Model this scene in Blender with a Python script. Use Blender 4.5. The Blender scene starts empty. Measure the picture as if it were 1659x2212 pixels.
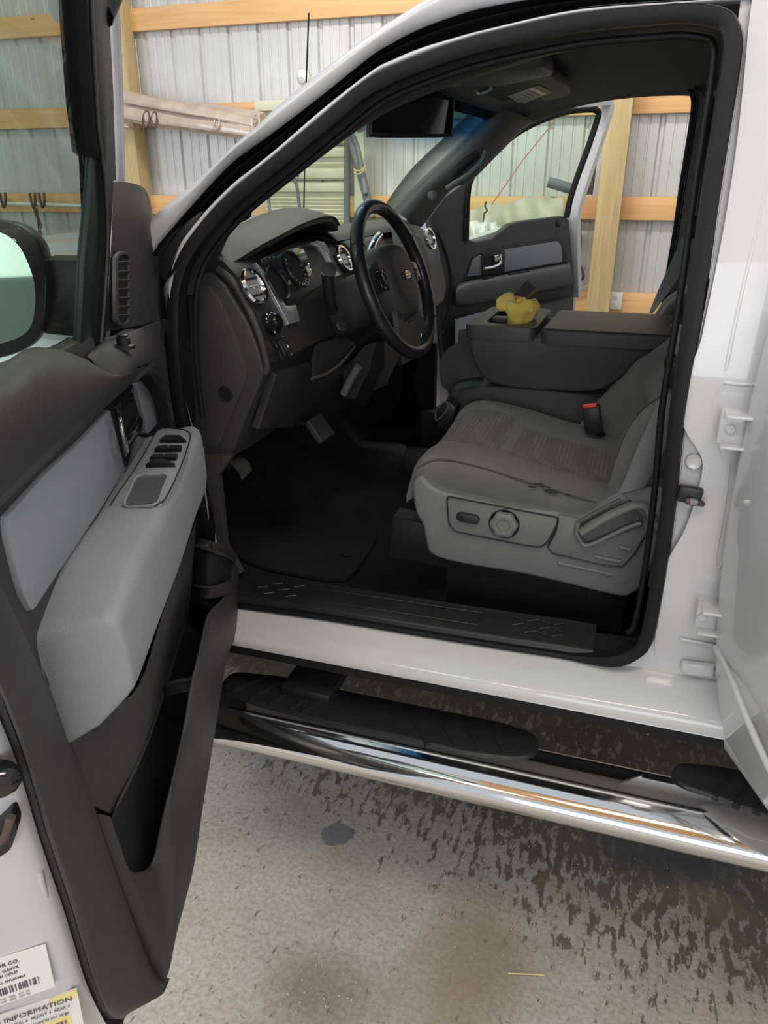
import bpy, bmesh, math, random
from mathutils import Vector, Matrix
from mathutils.geometry import tessellate_polygon
random.seed(7)
S = bpy.context.scene
COL = S.collection
# ------------------------------------------------------------------ camera
F, CX, CY, TH, PSI, HC = 1630.0, 829.5, 1106.0, math.radians(23.27), math.radians(18.0), 1.52
CAM = Vector((0, 0, HC))
hf = Vector((-math.sin(PSI), math.cos(PSI), 0))
RT = Vector((math.cos(PSI), math.sin(PSI), 0))
FW = hf * math.cos(TH) + Vector((0, 0, -math.sin(TH)))
UP = hf * math.sin(TH) + Vector((0, 0, math.cos(TH)))
cd = bpy.data.cameras.new('camera'); cam = bpy.data.objects.new('camera', cd); COL.objects.link(cam)
cam.matrix_world = Matrix(((RT.x, UP.x, -FW.x, 0), (RT.y, UP.y, -FW.y, 0), (RT.z, UP.z, -FW.z, HC), (0, 0, 0, 1)))
cd.sensor_fit = 'VERTICAL'; cd.sensor_height = 36.0; cd.lens = 36.0 * F / 2212.0
cd.clip_start = 0.02
S.camera = cam
# ------------------------------------------------------------------ light
S.view_settings.view_transform = 'Standard'; S.view_settings.look = 'None'
S.view_settings.gamma = 1; S.view_settings.use_curve_mapping = False
S.view_settings.exposure = 0.42
wd = bpy.data.worlds.new('world'); S.world = wd; wd.use_nodes = True
wd.node_tree.nodes['Background'].inputs[0].default_value = (0.86, 0.93, 1.0, 1)
wd.node_tree.nodes['Background'].inputs[1].default_value = 0.46
def area(name, loc, target, sx, sy, power, col):
    l = bpy.data.lights.new(name, 'AREA'); l.shape = 'RECTANGLE'; l.size = sx; l.size_y = sy
    l.energy = power; l.color = col
    o = bpy.data.objects.new(name, l); COL.objects.link(o); o.location = loc
    o.rotation_euler = (Vector(target) - Vector(loc)).to_track_quat('-Z', 'Y').to_euler()
    return o
area('ceiling_strip_lamp', (-1.2, 3.6, 3.7), (-1.2, 4.6, 0), 2.6, 0.25, 55, (1, .95, .88))
area('ceiling_strip_lamp', (1.0, 0.4, 3.7), (0.6, 1.0, 0), 2.6, 0.30, 34, (1, .91, .80))
area('ceiling_strip_lamp', (-1.6, -0.8, 3.7), (-1.2, 0, 0), 2.6, 0.30, 34, (1, .93, .86))
area('open_door_daylight', (-5.2, -1.2, 1.9), (-1.2, 2.2, .9), 3.0, 2.6, 95, (.80, .90, 1))
area('open_door_daylight', (1.2, -4.2, 2.0), (.2, 2.0, .7), 3.4, 2.4, 70, (.92, .96, 1))

# ------------------------------------------------------------------ projection onto real planes
def ray(u, v): return RT * (u - CX) + UP * (CY - v) + FW * F
def pl(u, v, p, n):
    r = ray(u, v); n = Vector(n)
    return CAM + r * ((Vector(p) - CAM).dot(n) / r.dot(n))
def PY(u, v, y): return pl(u, v, (0, y, 0), (0, 1, 0))
def PX(u, v, x): return pl(u, v, (x, 0, 0), (1, 0, 0))
def PZ(u, v, z): return pl(u, v, (0, 0, z), (0, 0, 1))
def PS(u, v, d=0.0):            # driver-side body face: upright to the belt, leaning in above
    p = PY(u, v, 1.35 + d)
    if p.z <= 1.25: return p
    return pl(u, v, (0, 1.35 + d, 1.25), (0, 1, -.2))
HO = Vector((-.96, 1.33, 0)); DD = Vector((.474, -.88, 0)).normalized(); DN = Vector((-DD.y, DD.x, 0))
def DW(s, h, o): return HO + DD * s + DN * o + Vector((0, 0, h))
def DL(u, v, o=0.0): return pl(u, v, HO + DN * o, DN)
def DG(u, v, c=0.0): return pl(u, v, HO + DN * c + Vector((0, 0, 1.3)), DN - Vector((0, 0, .2)))
QO = Vector((-.96, 3.03, 0)); QD = Vector((.58, .815, 0)).normalized(); QN = Vector((QD.y, -QD.x, 0))
def QL(u, v, o=0.0): return pl(u, v, QO + QN * o, QN)
def QW(s, h, o): return QO + QD * s + QN * o + Vector((0, 0, h))

# ------------------------------------------------------------------ materials
MATS = {}
def mat(name, col, rough=.5, metal=0, coat=0, spec=.5, noise=0, nscale=30, bump=0, bscale=200, trans=0, ior=1.45, sheen=0, col2=None, alpha=1):
    if name in MATS: return MATS[name]
    m = bpy.data.materials.new(name); m.use_nodes = True; nt = m.node_tree; b = nt.nodes['Principled BSDF']
    b.inputs['Base Color'].default_value = (*col, 1); b.inputs['Roughness'].default_value = rough
    b.inputs['Metallic'].default_value = metal; b.inputs['Coat Weight'].default_value = coat
    b.inputs['Coat Roughness'].default_value = .03; b.inputs['Specular IOR Level'].default_value = spec
    b.inputs['Transmission Weight'].default_value = trans; b.inputs['IOR'].default_value = ior
    b.inputs['Sheen Weight'].default_value = sheen
    tc = nt.nodes.new('ShaderNodeTexCoord')
    if noise or col2:
        n = nt.nodes.new('ShaderNodeTexNoise'); n.inputs['Scale'].default_value = nscale; n.inputs['Detail'].default_value = 6
        nt.links.new(tc.outputs['Object'], n.inputs['Vector'])
        r = nt.nodes.new('ShaderNodeValToRGB')
        c2 = col2 or tuple(min(1, c * (1 + noise)) for c in col)
        c1 = col if col2 else tuple(c * (1 - noise) for c in col)
        r.color_ramp.elements[0].position = .35; r.color_ramp.elements[0].color = (*c1, 1)
        r.color_ramp.elements[1].position = .65; r.color_ramp.elements[1].color = (*c2, 1)
        nt.links.new(n.outputs['Fac'], r.inputs['Fac']); nt.links.new(r.outputs['Color'], b.inputs['Base Color'])
    if bump:
        n = nt.nodes.new('ShaderNodeTexNoise'); n.inputs['Scale'].default_value = bscale; n.inputs['Detail'].default_value = 3
        nt.links.new(tc.outputs['Object'], n.inputs['Vector'])
        bp = nt.nodes.new('ShaderNodeBump'); bp.inputs['Strength'].default_value = bump; bp.inputs['Distance'].default_value = .002
        nt.links.new(n.outputs['Fac'], bp.inputs['Height']); nt.links.new(bp.outputs['Normal'], b.inputs['Normal'])
    MATS[name] = m
    return m
WHITE = mat('white_paint', (.60, .595, .61), .28, coat=.8, noise=.012, nscale=3)
RUBBER = mat('black_rubber', (.009, .009, .010), .5, spec=.28, bump=.1)
RUBBER2 = mat('matt_black_rubber', (.008, .008, .009), .7)
CHAR = mat('charcoal_plastic', (.048, .046, .046), .5, bump=.35, bscale=700, noise=.05)
CHAR2 = mat('dash_vinyl', (.040, .038, .037), .48, bump=.4, bscale=500, noise=.06)
DARK = mat('dark_plastic', (.018, .018, .019), .38, bump=.15, bscale=500)
PILL = mat('pillar_trim_grey', (.095, .098, .094), .42, bump=.2, bscale=600)
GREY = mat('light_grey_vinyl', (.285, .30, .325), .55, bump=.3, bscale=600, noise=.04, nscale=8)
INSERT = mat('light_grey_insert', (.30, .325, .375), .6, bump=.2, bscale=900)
SEATP = mat('seat_grey_plastic', (.165, .17, .168), .42, bump=.2, bscale=700, noise=.04)
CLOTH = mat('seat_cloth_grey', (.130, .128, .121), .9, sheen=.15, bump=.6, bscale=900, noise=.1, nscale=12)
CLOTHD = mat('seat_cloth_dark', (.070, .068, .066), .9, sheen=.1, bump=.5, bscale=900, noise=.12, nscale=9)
CONS = mat('console_vinyl', (.048, .048, .046), .45, bump=.3, bscale=500, noise=.15, nscale=9)
LINER = mat('headliner_cloth', (.17, .175, .166), .95, bump=.3, bscale=900)
CARPET = mat('black_carpet', (.008, .008, .009), .95, bump=1, bscale=400, col2=(.016, .016, .017), nscale=14)
MATF = mat('navy_black_mat', (.012, .013, .017), .75, bump=1, bscale=300, col2=(.02, .021, .026), nscale=10)
CHROME = mat('chrome', (.86, .86, .87), .08, metal=1)
SATIN = mat('satin_silver', (.55, .56, .60), .3, metal=.7)
GLOSSK = mat('gloss_black', (.01, .01, .011), .1, coat=.5)
LEATH = mat('black_leather', (.014, .015, .017), .33, coat=.25, bump=.25, bscale=350)
RED = mat('red_plastic', (.55, .03, .025), .35)
YEL = mat('yellow_microfibre', (.95, .66, .10), .95, sheen=.5, bump=1, bscale=500, noise=.08, nscale=20)
CARD = mat('black_card', (.025, .021, .018), .5)
ORNG = mat('orange_print', (.62, .25, .07), .5)
PAPER = mat('white_label', (.78, .76, .72), .5, coat=.2)
PAPERY = mat('yellow_label', (.80, .70, .30), .5)
INK = mat('label_ink', (.10, .09, .10), .6)
INKG = mat('grey_ink', (.38, .36, .38), .6)
WOODG = None
TAN = mat('tan_vinyl_sheet', (.52, .41, .33), .16, coat=.8, bump=.3, bscale=40, noise=.12, nscale=9)
CANV = mat('beige_canvas', (.50, .46, .37), .8, bump=.5, bscale=60, noise=.1, nscale=6)
CREAM = mat('cream_panel_paint', (.72, .69, .52), .5, noise=.05, nscale=5)
PIPEG = mat('grey_pipe', (.17, .18, .19), .5, noise=.1, nscale=10)
STEEL = mat('rusty_steel', (.10, .07, .055), .6, noise=.3, nscale=40)
PVC = mat('white_plastic', (.80, .80, .78), .35)
CORD = mat('red_cord', (.45, .16, .12), .8)
GOLD = mat('yellow_string', (.75, .62, .25), .8)
STRAW = mat('dry_straw', (.75, .58, .28), .7)
BELT = mat('grey_belt_webbing', (.17, .17, .17), .75, bump=.6, bscale=900)
CAMO = mat('dash_lens', (.03, .03, .04), .06, coat=1)

def nodes_of(m): return m.node_tree, m.node_tree.nodes['Principled BSDF']
# wood: stretched rings along X / along Z
def wood(name, c1, c2, axis, scale=1.0):
    m = mat(name, c1, .6); nt, b = nodes_of(m)
    tc = nt.nodes.new('ShaderNodeTexCoord'); mp = nt.nodes.new('ShaderNodeMapping')
    sc = {'x': (.6, 14, 14), 'z': (14, 14, .6)}[axis]; mp.inputs['Scale'].default_value = [k * scale for k in sc]
    n = nt.nodes.new('ShaderNodeTexNoise'); n.inputs['Scale'].default_value = 2.2; n.inputs['Detail'].default_value = 8; n.inputs['Distortion'].default_value = 1.2
    r = nt.nodes.new('ShaderNodeValToRGB'); r.color_ramp.elements[0].position = .3; r.color_ramp.elements[1].position = .7
    r.color_ramp.elements[0].color = (*c2, 1); r.color_ramp.elements[1].color = (*c1, 1)
    v = nt.nodes.new('ShaderNodeTexVoronoi'); v.inputs['Scale'].default_value = 2.6
    mp2 = nt.nodes.new('ShaderNodeMapping'); mp2.inputs['Scale'].default_value = {'x': (1, 2.2, 2.2), 'z': (2.2, 2.2, 1)}[axis]
    r2 = nt.nodes.new('ShaderNodeValToRGB'); r2.color_ramp.elements[0].position = .03; r2.color_ramp.elements[1].position = .07
    r2.color_ramp.elements[0].color = (.35, .2, .1, 1); r2.color_ramp.elements[1].color = (1, 1, 1, 1)
    mx = nt.nodes.new('ShaderNodeMix'); mx.data_type = 'RGBA'; mx.blend_type = 'MULTIPLY'; mx.inputs['Factor'].default_value = .8
    L = nt.links.new
    L(tc.outputs['Object'], mp.inputs['Vector']); L(mp.outputs[0], n.inputs['Vector']); L(n.outputs['Fac'], r.inputs['Fac'])
    L(tc.outputs['Object'], mp2.inputs['Vector']); L(mp2.outputs[0], v.inputs['Vector']); L(v.outputs['Distance'], r2.inputs['Fac'])
    L(r.outputs['Color'], mx.inputs['A']); L(r2.outputs['Color'], mx.inputs['B']); L(mx.outputs['Result'], b.inputs['Base Color'])
    return m
PINE = wood('pine_board', (.86, .52, .24), (.72, .40, .17), 'x')
POSTW = wood('treated_post_wood', (.62, .48, .24), (.46, .35, .16), 'z', 1.6)

def glass(name, tint, refl_rough=0.0, fac=1.0):
    m = bpy.data.materials.new(name); m.use_nodes = True; nt = m.node_tree; nt.nodes.clear()
    out = nt.nodes.new('ShaderNodeOutputMaterial'); t = nt.nodes.new('ShaderNodeBsdfTransparent'); g = nt.nodes.new('ShaderNodeBsdfGlossy')
    t.inputs[0].default_value = (*tint, 1); g.inputs['Roughness'].default_value = refl_rough; g.inputs['Color'].default_value = (fac, fac, fac, 1)
    fr = nt.nodes.new('ShaderNodeFresnel')
    ge = nt.nodes.new('ShaderNodeNewGeometry'); mr_ = nt.nodes.new('ShaderNodeMapRange')
    mr_.inputs['To Min'].default_value = 1.32; mr_.inputs['To Max'].default_value = 1 / 1.32
    nt.links.new(ge.outputs['Backfacing'], mr_.inputs[0]); nt.links.new(mr_.outputs[0], fr.inputs['IOR'])
    mx = nt.nodes.new('ShaderNodeMixShader'); L = nt.links.new
    L(fr.outputs[0], mx.inputs[0]); L(t.outputs[0], mx.inputs[1]); L(g.outputs[0], mx.inputs[2]); L(mx.outputs[0], out.inputs[0])
    return m
GLASS = glass('tinted_side_glass', (.885, .975, .91), fac=.16)
WSG = glass('windshield_glass', (.86, .95, .84))
CLEAR = glass('clear_lens', (.9, .9, .92))
# windshield with a real blue shade band along its top edge
def windshield_mat():
    m = glass('windshield_shaded', (.86, .95, .84), fac=.5); nt = m.node_tree
    t = [n for n in nt.nodes if n.type == 'BSDF_TRANSPARENT'][0]
    tc = nt.nodes.new('ShaderNodeTexCoord'); sp = nt.nodes.new('ShaderNodeSeparateXYZ'); r = nt.nodes.new('ShaderNodeValToRGB')
    mr = nt.nodes.new('ShaderNodeMapRange'); mr.inputs['From Min'].default_value = 1.56; mr.inputs['From Max'].default_value = 1.72
    r.color_ramp.elements[0].color = (.86, .95, .84, 1); r.color_ramp.elements[1].color = (.03, .16, .34, 1)
    r.color_ramp.elements[0].position = .35; r.color_ramp.elements[1].position = .8
    L = nt.links.new; L(tc.outputs['Object'], sp.inputs[0]); L(sp.outputs['Z'], mr.inputs[0]); L(mr.outputs[0], r.inputs[0]); L(r.outputs[0], t.inputs[0])
    return m
WSM = windshield_mat()

# corrugated steel liner
PANEL = mat('ribbed_steel_liner', (.60, .585, .56), .42, metal=.25, noise=.04, nscale=4)
# concrete with drips, wet patches, debris
def concrete():
    m = mat('garage_concrete', (.4, .36, .3), .8); nt, b = nodes_of(m); L = nt.links.new
    tc = nt.nodes.new('ShaderNodeTexCoord')
    def nz(scale, det=8, dist=0, vec=None, rough=.6):
        n = nt.nodes.new('ShaderNodeTexNoise'); n.inputs['Scale'].default_value = scale; n.inputs['Detail'].default_value = det
        n.inputs['Distortion'].default_value = dist; n.inputs['Roughness'].default_value = rough
        L(vec or tc.outputs['Object'], n.inputs['Vector']); return n.outputs['Fac']
    def ramp(f, a, bb, ca, cb):
        r = nt.nodes.new('ShaderNodeValToRGB'); r.color_ramp.elements[0].position = a; r.color_ramp.elements[1].position = bb
        r.color_ramp.elements[0].color = (*ca, 1); r.color_ramp.elements[1].color = (*cb, 1); L(f, r.inputs[0]); return r.outputs[0]
    def mix(f, a, bb, mode='MIX'):
        x = nt.nodes.new('ShaderNodeMix'); x.data_type = 'RGBA'; x.blend_type = mode
        if isinstance(f, float): x.inputs['Factor'].default_value = f
        else: L(f, x.inputs['Factor'])
        L(a, x.inputs['A']); L(bb, x.inputs['B']); return x.outputs['Result']
    def math_(op, a, bb=None):
        x = nt.nodes.new('ShaderNodeMath'); x.operation = op; x.use_clamp = False
        for i, q in enumerate((a, bb)):
            if q is None: continue
            if isinstance(q, (int, float)): x.inputs[i].default_value = q
            else: L(q, x.inputs[i])
        return x.outputs[0]
    K = (0, 0, 0); Wt = (1, 1, 1)
    base = ramp(nz(2.2, 10, .6), .3, .7, (.42, .375, .31), (.54, .50, .44))
    base = mix(ramp(nz(1.1, 4, .3), .45, .62, K, (.7, .7, .7)), base, ramp(nz(7, 8), .3, .7, (.52, .47, .40), (.66, .61, .53)))
    fine = ramp(nz(90, 6, .2), .36, .60, (.74, .71, .68), (1.10, 1.10, 1.10))
    base = mix(.8, base, fine, 'MULTIPLY')
    pits = ramp(nz(55, 3, .8), .30, .36, (.45, .42, .38), Wt); base = mix(.8, base, pits, 'MULTIPLY')
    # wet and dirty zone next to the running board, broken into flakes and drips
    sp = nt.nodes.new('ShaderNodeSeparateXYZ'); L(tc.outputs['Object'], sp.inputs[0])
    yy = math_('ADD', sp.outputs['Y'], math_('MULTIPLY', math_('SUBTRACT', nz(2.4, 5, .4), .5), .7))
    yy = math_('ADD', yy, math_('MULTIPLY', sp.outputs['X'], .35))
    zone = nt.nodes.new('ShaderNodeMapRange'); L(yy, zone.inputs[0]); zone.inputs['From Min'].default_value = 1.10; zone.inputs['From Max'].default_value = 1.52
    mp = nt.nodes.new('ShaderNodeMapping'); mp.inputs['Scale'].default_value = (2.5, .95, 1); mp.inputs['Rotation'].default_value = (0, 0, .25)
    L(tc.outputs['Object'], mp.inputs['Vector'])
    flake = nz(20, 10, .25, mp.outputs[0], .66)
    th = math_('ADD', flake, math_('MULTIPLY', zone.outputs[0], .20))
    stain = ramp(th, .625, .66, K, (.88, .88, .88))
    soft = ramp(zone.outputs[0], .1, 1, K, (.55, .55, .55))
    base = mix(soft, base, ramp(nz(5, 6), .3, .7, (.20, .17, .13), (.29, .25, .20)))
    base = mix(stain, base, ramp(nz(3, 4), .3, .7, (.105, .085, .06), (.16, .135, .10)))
    brown = ramp(nz(1.9, 5, .7), .50, .68, K, (.6, .6, .6))
    base = mix(brown, base, ramp(nz(14, 8), .3, .7, (.24, .18, .11), (.36, .29, .20)))
    flecks = ramp(nz(34, 7, .5, mp.outputs[0], .7), .66, .70, K, (.8, .8, .8))
    base = mix(flecks, base, ramp(nz(3, 2), .3, .7, (.12, .09, .06), (.15, .12, .09)))
    def spot(cx, cy, rx, ry, col, k, e0=.55, e1=.9, sc=9):
        m2 = nt.nodes.new('ShaderNodeVectorMath'); m2.operation = 'SUBTRACT'; L(tc.outputs['Object'], m2.inputs[0]); m2.inputs[1].default_value = (cx, cy, 0)
        m3 = nt.nodes.new('ShaderNodeVectorMath'); m3.operation = 'MULTIPLY'; L(m2.outputs[0], m3.inputs[0]); m3.inputs[1].default_value = (1 / rx, 1 / ry, 0)
        m4 = nt.nodes.new('ShaderNodeVectorMath'); m4.operation = 'LENGTH'; L(m3.outputs[0], m4.inputs[0])
        d = math_('ADD', m4.outputs['Value'], math_('MULTIPLY', math_('SUBTRACT', nz(sc, 5), .5), 1.1))
        return ramp(d, e0, e1, (k, k, k), K), col
    nonlocal_base = base
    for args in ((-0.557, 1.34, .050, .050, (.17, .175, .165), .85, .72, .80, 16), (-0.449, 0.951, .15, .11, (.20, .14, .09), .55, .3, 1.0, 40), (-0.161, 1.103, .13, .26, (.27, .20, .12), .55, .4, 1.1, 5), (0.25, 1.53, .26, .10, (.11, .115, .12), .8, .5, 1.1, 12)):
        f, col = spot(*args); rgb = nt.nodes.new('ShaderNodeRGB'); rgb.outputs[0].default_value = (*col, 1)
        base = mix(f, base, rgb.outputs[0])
    L(base, b.inputs['Base Color'])
    L(ramp(stain, 0, 1, (.75, .75, .75), (.42, .42, .42)), b.inputs['Roughness'])
    bp = nt.nodes.new('ShaderNodeBump'); bp.inputs['Strength'].default_value = .35; bp.inputs['Distance'].default_value = .004
    L(nz(60, 8), bp.inputs['Height']); L(bp.outputs[0], b.inputs['Normal'])
    return m
CONC = concrete()
def pattern_cloth():
    m = mat('seat_cloth_honeycomb', (.14, .132, .122), .9, sheen=.15); nt, b = nodes_of(m); L = nt.links.new
    tc = nt.nodes.new('ShaderNodeTexCoord'); mp = nt.nodes.new('ShaderNodeMapping'); mp.inputs['Scale'].default_value = (95, 70, 70)
    v = nt.nodes.new('ShaderNodeTexVoronoi'); v.inputs['Scale'].default_value = 1; v.inputs['Randomness'].default_value = .12
    r = nt.nodes.new('ShaderNodeValToRGB'); r.color_ramp.elements[0].position = .25; r.color_ramp.elements[1].position = .5
    r.color_ramp.elements[0].color = (.155, .145, .135, 1); r.color_ramp.elements[1].color = (.085, .078, .070, 1)
    L(tc.outputs['Object'], mp.inputs[0]); L(mp.outputs[0], v.inputs[0]); L(v.outputs['Distance'], r.inputs[0]); L(r.outputs[0], b.inputs['Base Color'])
    bp = nt.nodes.new('ShaderNodeBump'); bp.inputs['Strength'].default_value = .5; bp.inputs['Distance'].default_value = .002; bp.invert = True
    L(v.outputs['Distance'], bp.inputs['Height']); L(bp.outputs[0], b.inputs['Normal'])
    return m
HONEY = pattern_cloth()

# ------------------------------------------------------------------ mesh helpers
def link(name, me, m, parent=None):
    o = bpy.data.objects.new(name, me); COL.objects.link(o)
    for q in (m if isinstance(m, (list, tuple)) else [m]): me.materials.append(q)
    if parent is not None:
        o.parent = parent
        if parent.type == 'EMPTY': o.matrix_parent_inverse = Matrix.Translation(-parent.location)
    return o
def finish(bm, name, m, parent, smooth=True, angle=38, wn=False):
    bmesh.ops.recalc_face_normals(bm, faces=bm.faces)
    me = bpy.data.meshes.new(name); bm.to_mesh(me); bm.free()
    if smooth:
        for p in me.polygons: p.use_smooth = True
        me.set_sharp_from_angle(angle=math.radians(angle))
    return link(name, me, m, parent)
def tag(o, label, cat=None, group=None, kind=None):
    if label: o['label'] = label
    if cat: o['category'] = cat
    if group: o['group'] = group
    if kind: o['kind'] = kind
    return o
def empty(name, loc, label, cat, group=None):
    o = bpy.data.objects.new(name, None); COL.objects.link(o); o.location = loc; o.empty_display_size = .1
    return tag(o, label, cat, group)
def cr(p0, p1, p2, p3, t):
    return .5 * ((2 * p1) + (p2 - p0) * t + (2 * p0 - 5 * p1 + 4 * p2 - p3) * t * t + (3 * p1 - p0 - 3 * p2 + p3) * t ** 3)
def spline(pts, n=6, closed=False):
    N = len(pts); out = []
    if N < 3 and not closed:
        return [pts[0].lerp(pts[1], i / n) for i in range(n + 1)]
    for i in range(N if closed else N - 1):
        g = (lambda k: pts[k % N]) if closed else (lambda k: pts[min(max(k, 0), N - 1)])
        for j in range(n): out.append(cr(g(i - 1), g(i), g(i + 1), g(i + 2), j / n))
    if not closed: out.append(pts[-1].copy())
    return out
def rnd(pts, r=.02, seg=4, idx=None):
    """round the corners of a closed loop"""
    N = len(pts); out = []
    for i in range(N):
        p, a, b = pts[i], pts[i - 1], pts[(i + 1) % N]
        if idx is not None and i not in idx: out.append(p); continue
        la, lb = (a - p).length, (b - p).length; d = min(r, la * .45, lb * .45)
        A = p + (a - p).normalized() * d; B = p + (b - p).normalized() * d
        for k in range(seg + 1):
            t = k / seg; out.append(A * (1 - t) ** 2 + p * 2 * t * (1 - t) + B * t * t)
    return out
def plate(name, pts, n, t, m, parent=None, bev=.003, seg=2, hole=None, angle=38):
    """closed front loop extruded by t along -n"""
    bm = bmesh.new(); n = Vector(n).normalized(); loops = [pts] + ([hole] if hole else [])
    tris = tessellate_polygon(loops); flat = [p for l in loops for p in l]
    f = [bm.verts.new(p) for p in flat]; b = [bm.verts.new(p - n * t) for p in flat]
    if not hole:
        bm.faces.new(f); bm.faces.new(list(reversed(b)))
    else:
        for a, c, d in tris:
            try: bm.faces.new((f[a], f[c], f[d])); bm.faces.new((b[d], b[c], b[a]))
            except ValueError: pass
    k = 0; edges = []
    for l in loops:
        L = len(l)
        for i in range(L):
            j = (i + 1) % L
            try: bm.faces.new((f[k + i], f[k + j], b[k + j], b[k + i]))
            except ValueError: pass
            e = bm.edges.get((f[k + i], f[k + j]))
            if e: edges.append(e)
        k += L
    bmesh.ops.recalc_face_normals(bm, faces=bm.faces)
    if bev: bmesh.ops.bevel(bm, geom=edges, offset=bev, segments=seg, affect='EDGES', profile=.5, clamp_overlap=True)
    return finish(bm, name, m, parent, angle=angle)
def patch(name, rows, m, parent=None, sub=(4, 4), thick=None, closed_u=False, angle=60, smooth_in=True):
    """grid surface through the control rows (Catmull-Rom), optional constant thickness vector"""
    if sub[0] > 1: rows = [spline(r, sub[0], closed_u) for r in rows]
    if sub[1] > 1:
        cols = list(zip(*rows)); cols = [spline(list(c), sub[1]) for c in cols]; rows = [list(r) for r in zip(*cols)]
    bm = bmesh.new(); V = [[bm.verts.new(p) for p in r] for r in rows]; R, Cn = len(rows), len(rows[0])
    rng = Cn if closed_u else Cn - 1
    for i in range(R - 1):
        for j in range(rng):
            q = (j + 1) % Cn; bm.faces.new((V[i][j], V[i][q], V[i + 1][q], V[i + 1][j]))
    if thick is not None:
        t = Vector(thick); Bk = [[bm.verts.new(p + t) for p in r] for r in rows]
        for i in range(R - 1):
            for j in range(rng):
                q = (j + 1) % Cn; bm.faces.new((Bk[i + 1][j], Bk[i + 1][q], Bk[i][q], Bk[i][j]))
        for i in (0, R - 1):
            for j in range(rng):
                q = (j + 1) % Cn; bm.faces.new((V[i][j], V[i][q], Bk[i][q], Bk[i][j]))
        if not closed_u:
            for j in (0, Cn - 1):
                for i in range(R - 1): bm.faces.new((V[i][j], V[i + 1][j], Bk[i + 1][j], Bk[i][j]))
    return finish(bm, name, m, parent, angle=angle)
def loft(name, rings, m, parent=None, sub=1, cap=True, rsub=1, angle=45):
    """closed rings joined into a body"""
    if rsub > 1: rings = [spline(r, rsub, True) for r in rings]
    if sub > 1:
        cols = [spline(list(c), sub) for c in zip(*rings)]; rings = [list(r) for r in zip(*cols)]
    bm = bmesh.new(); V = [[bm.verts.new(p) for p in r] for r in rings]; N = len(rings[0])
    for i in range(len(rings) - 1):
        for j in range(N):
            q = (j + 1) % N; bm.faces.new((V[i][j], V[i][q], V[i + 1][q], V[i + 1][j]))
    if cap: bm.faces.new(V[0]); bm.faces.new(list(reversed(V[-1])))
    return finish(bm, name, m, parent, angle=angle)
def sweep_bm(bm, pts, prof, up=None, closed=False, scale=None):
    N = len(pts); prev = None; rings = []
    for i, p in enumerate(pts):
        a = pts[i - 1] if (i > 0 or closed) else p; b = pts[(i + 1) % N] if (i < N - 1 or closed) else p
        t = (b - a).normalized()
        if up is not None: x = t.cross(Vector(up))
        else:
            x = prev - t * prev.dot(t) if prev is not None else t.orthogonal()
        if x.length < 1e-6: x = t.orthogonal()
        x.normalize(); prev = x; y = t.cross(x).normalized(); s = scale[i] if scale else 1
        rings.append([bm.verts.new(p + x * (q[0] * s) + y * (q[1] * s)) for q in prof])
    M = len(prof)
    for i in range(N if closed else N - 1):
        A, B = rings[i], rings[(i + 1) % N]
        for j in range(M): bm.faces.new((A[j], A[(j + 1) % M], B[(j + 1) % M], B[j]))
    if not closed: bm.faces.new(list(reversed(rings[0]))); bm.faces.new(rings[-1])
def circ(r, n=12, ry=None): return [(r * math.cos(6.28318 * i / n), (ry or r) * math.sin(6.28318 * i / n)) for i in range(n)]
def tube(name, pts, r, m, parent=None, n=12, sub=6, closed=False, ry=None, up=None, prof=None, angle=50):
    bm = bmesh.new(); P = spline(pts, sub, closed) if sub > 1 else pts
    sweep_bm(bm, P, prof or circ(r, n, ry), up, closed)
    return finish(bm, name, m, parent, angle=angle)
def tubes(name, L, r, m, parent=None, n=8, sub=4):
    bm = bmesh.new()
    for pts in L: sweep_bm(bm, spline(pts, sub) if sub > 1 else pts, circ(r, n))
    return finish(bm, name, m, parent)
def frame3(n, hint=(0, 0, 1)):
    n = Vector(n).normalized(); x = Vector(hint).cross(n)
    if x.length < 1e-5: x = n.orthogonal()
    x.normalize(); return x, n.cross(x), n
def lathe(name, c, axis, prof, m, parent=None, seg=36, sx=1, sy=1, hint=(0, 0, 1), lobes=0, la=0, angle=35):
    x, y, n = frame3(axis, hint); c = Vector(c); bm = bmesh.new(); rings = []
    for r, h in prof:
        rings.append([bm.verts.new(c + n * h + (x * math.cos(a) * sx + y * math.sin(a) * sy) * (r * (1 + la * math.cos(lobes * a) if r > 1e-4 else 1))) for a in [6.28318531 * k / seg for k in range(seg)]])
    for A, B in zip(rings, rings[1:]):
        for j in range(seg): bm.faces.new((A[j], A[(j + 1) % seg], B[(j + 1) % seg], B[j]))
    bm.faces.new(rings[0]); bm.faces.new(rings[-1])
    return finish(bm, name, m, parent, angle=angle)
def box(name, c, size, m, parent=None, axes=None, bev=.004, seg=2):
    ax = axes or (Vector((1, 0, 0)), Vector((0, 1, 0)), Vector((0, 0, 1))); c = Vector(c); bm = bmesh.new()
    add_box(bm, c, size, ax)
    if bev: bmesh.ops.bevel(bm, geom=list(bm.edges), offset=bev, segments=seg, affect='EDGES', profile=.5)
    return finish(bm, name, m, parent)
def add_box(bm, c, size, ax=None):
    ax = ax or (Vector((1, 0, 0)), Vector((0, 1, 0)), Vector((0, 0, 1))); c = Vector(c)
    V = [bm.verts.new(c + ax[0] * (i * size[0] / 2) + ax[1] * (j * size[1] / 2) + ax[2] * (k * size[2] / 2)) for i in (-1, 1) for j in (-1, 1) for k in (-1, 1)]
    for f in ((0, 1, 3, 2), (4, 6, 7, 5), (0, 4, 5, 1), (2, 3, 7, 6), (0, 2, 6, 4), (1, 5, 7, 3)): bm.faces.new([V[i] for i in f])
def quadpx(L, f): return [f(*p) for p in L]
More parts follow.
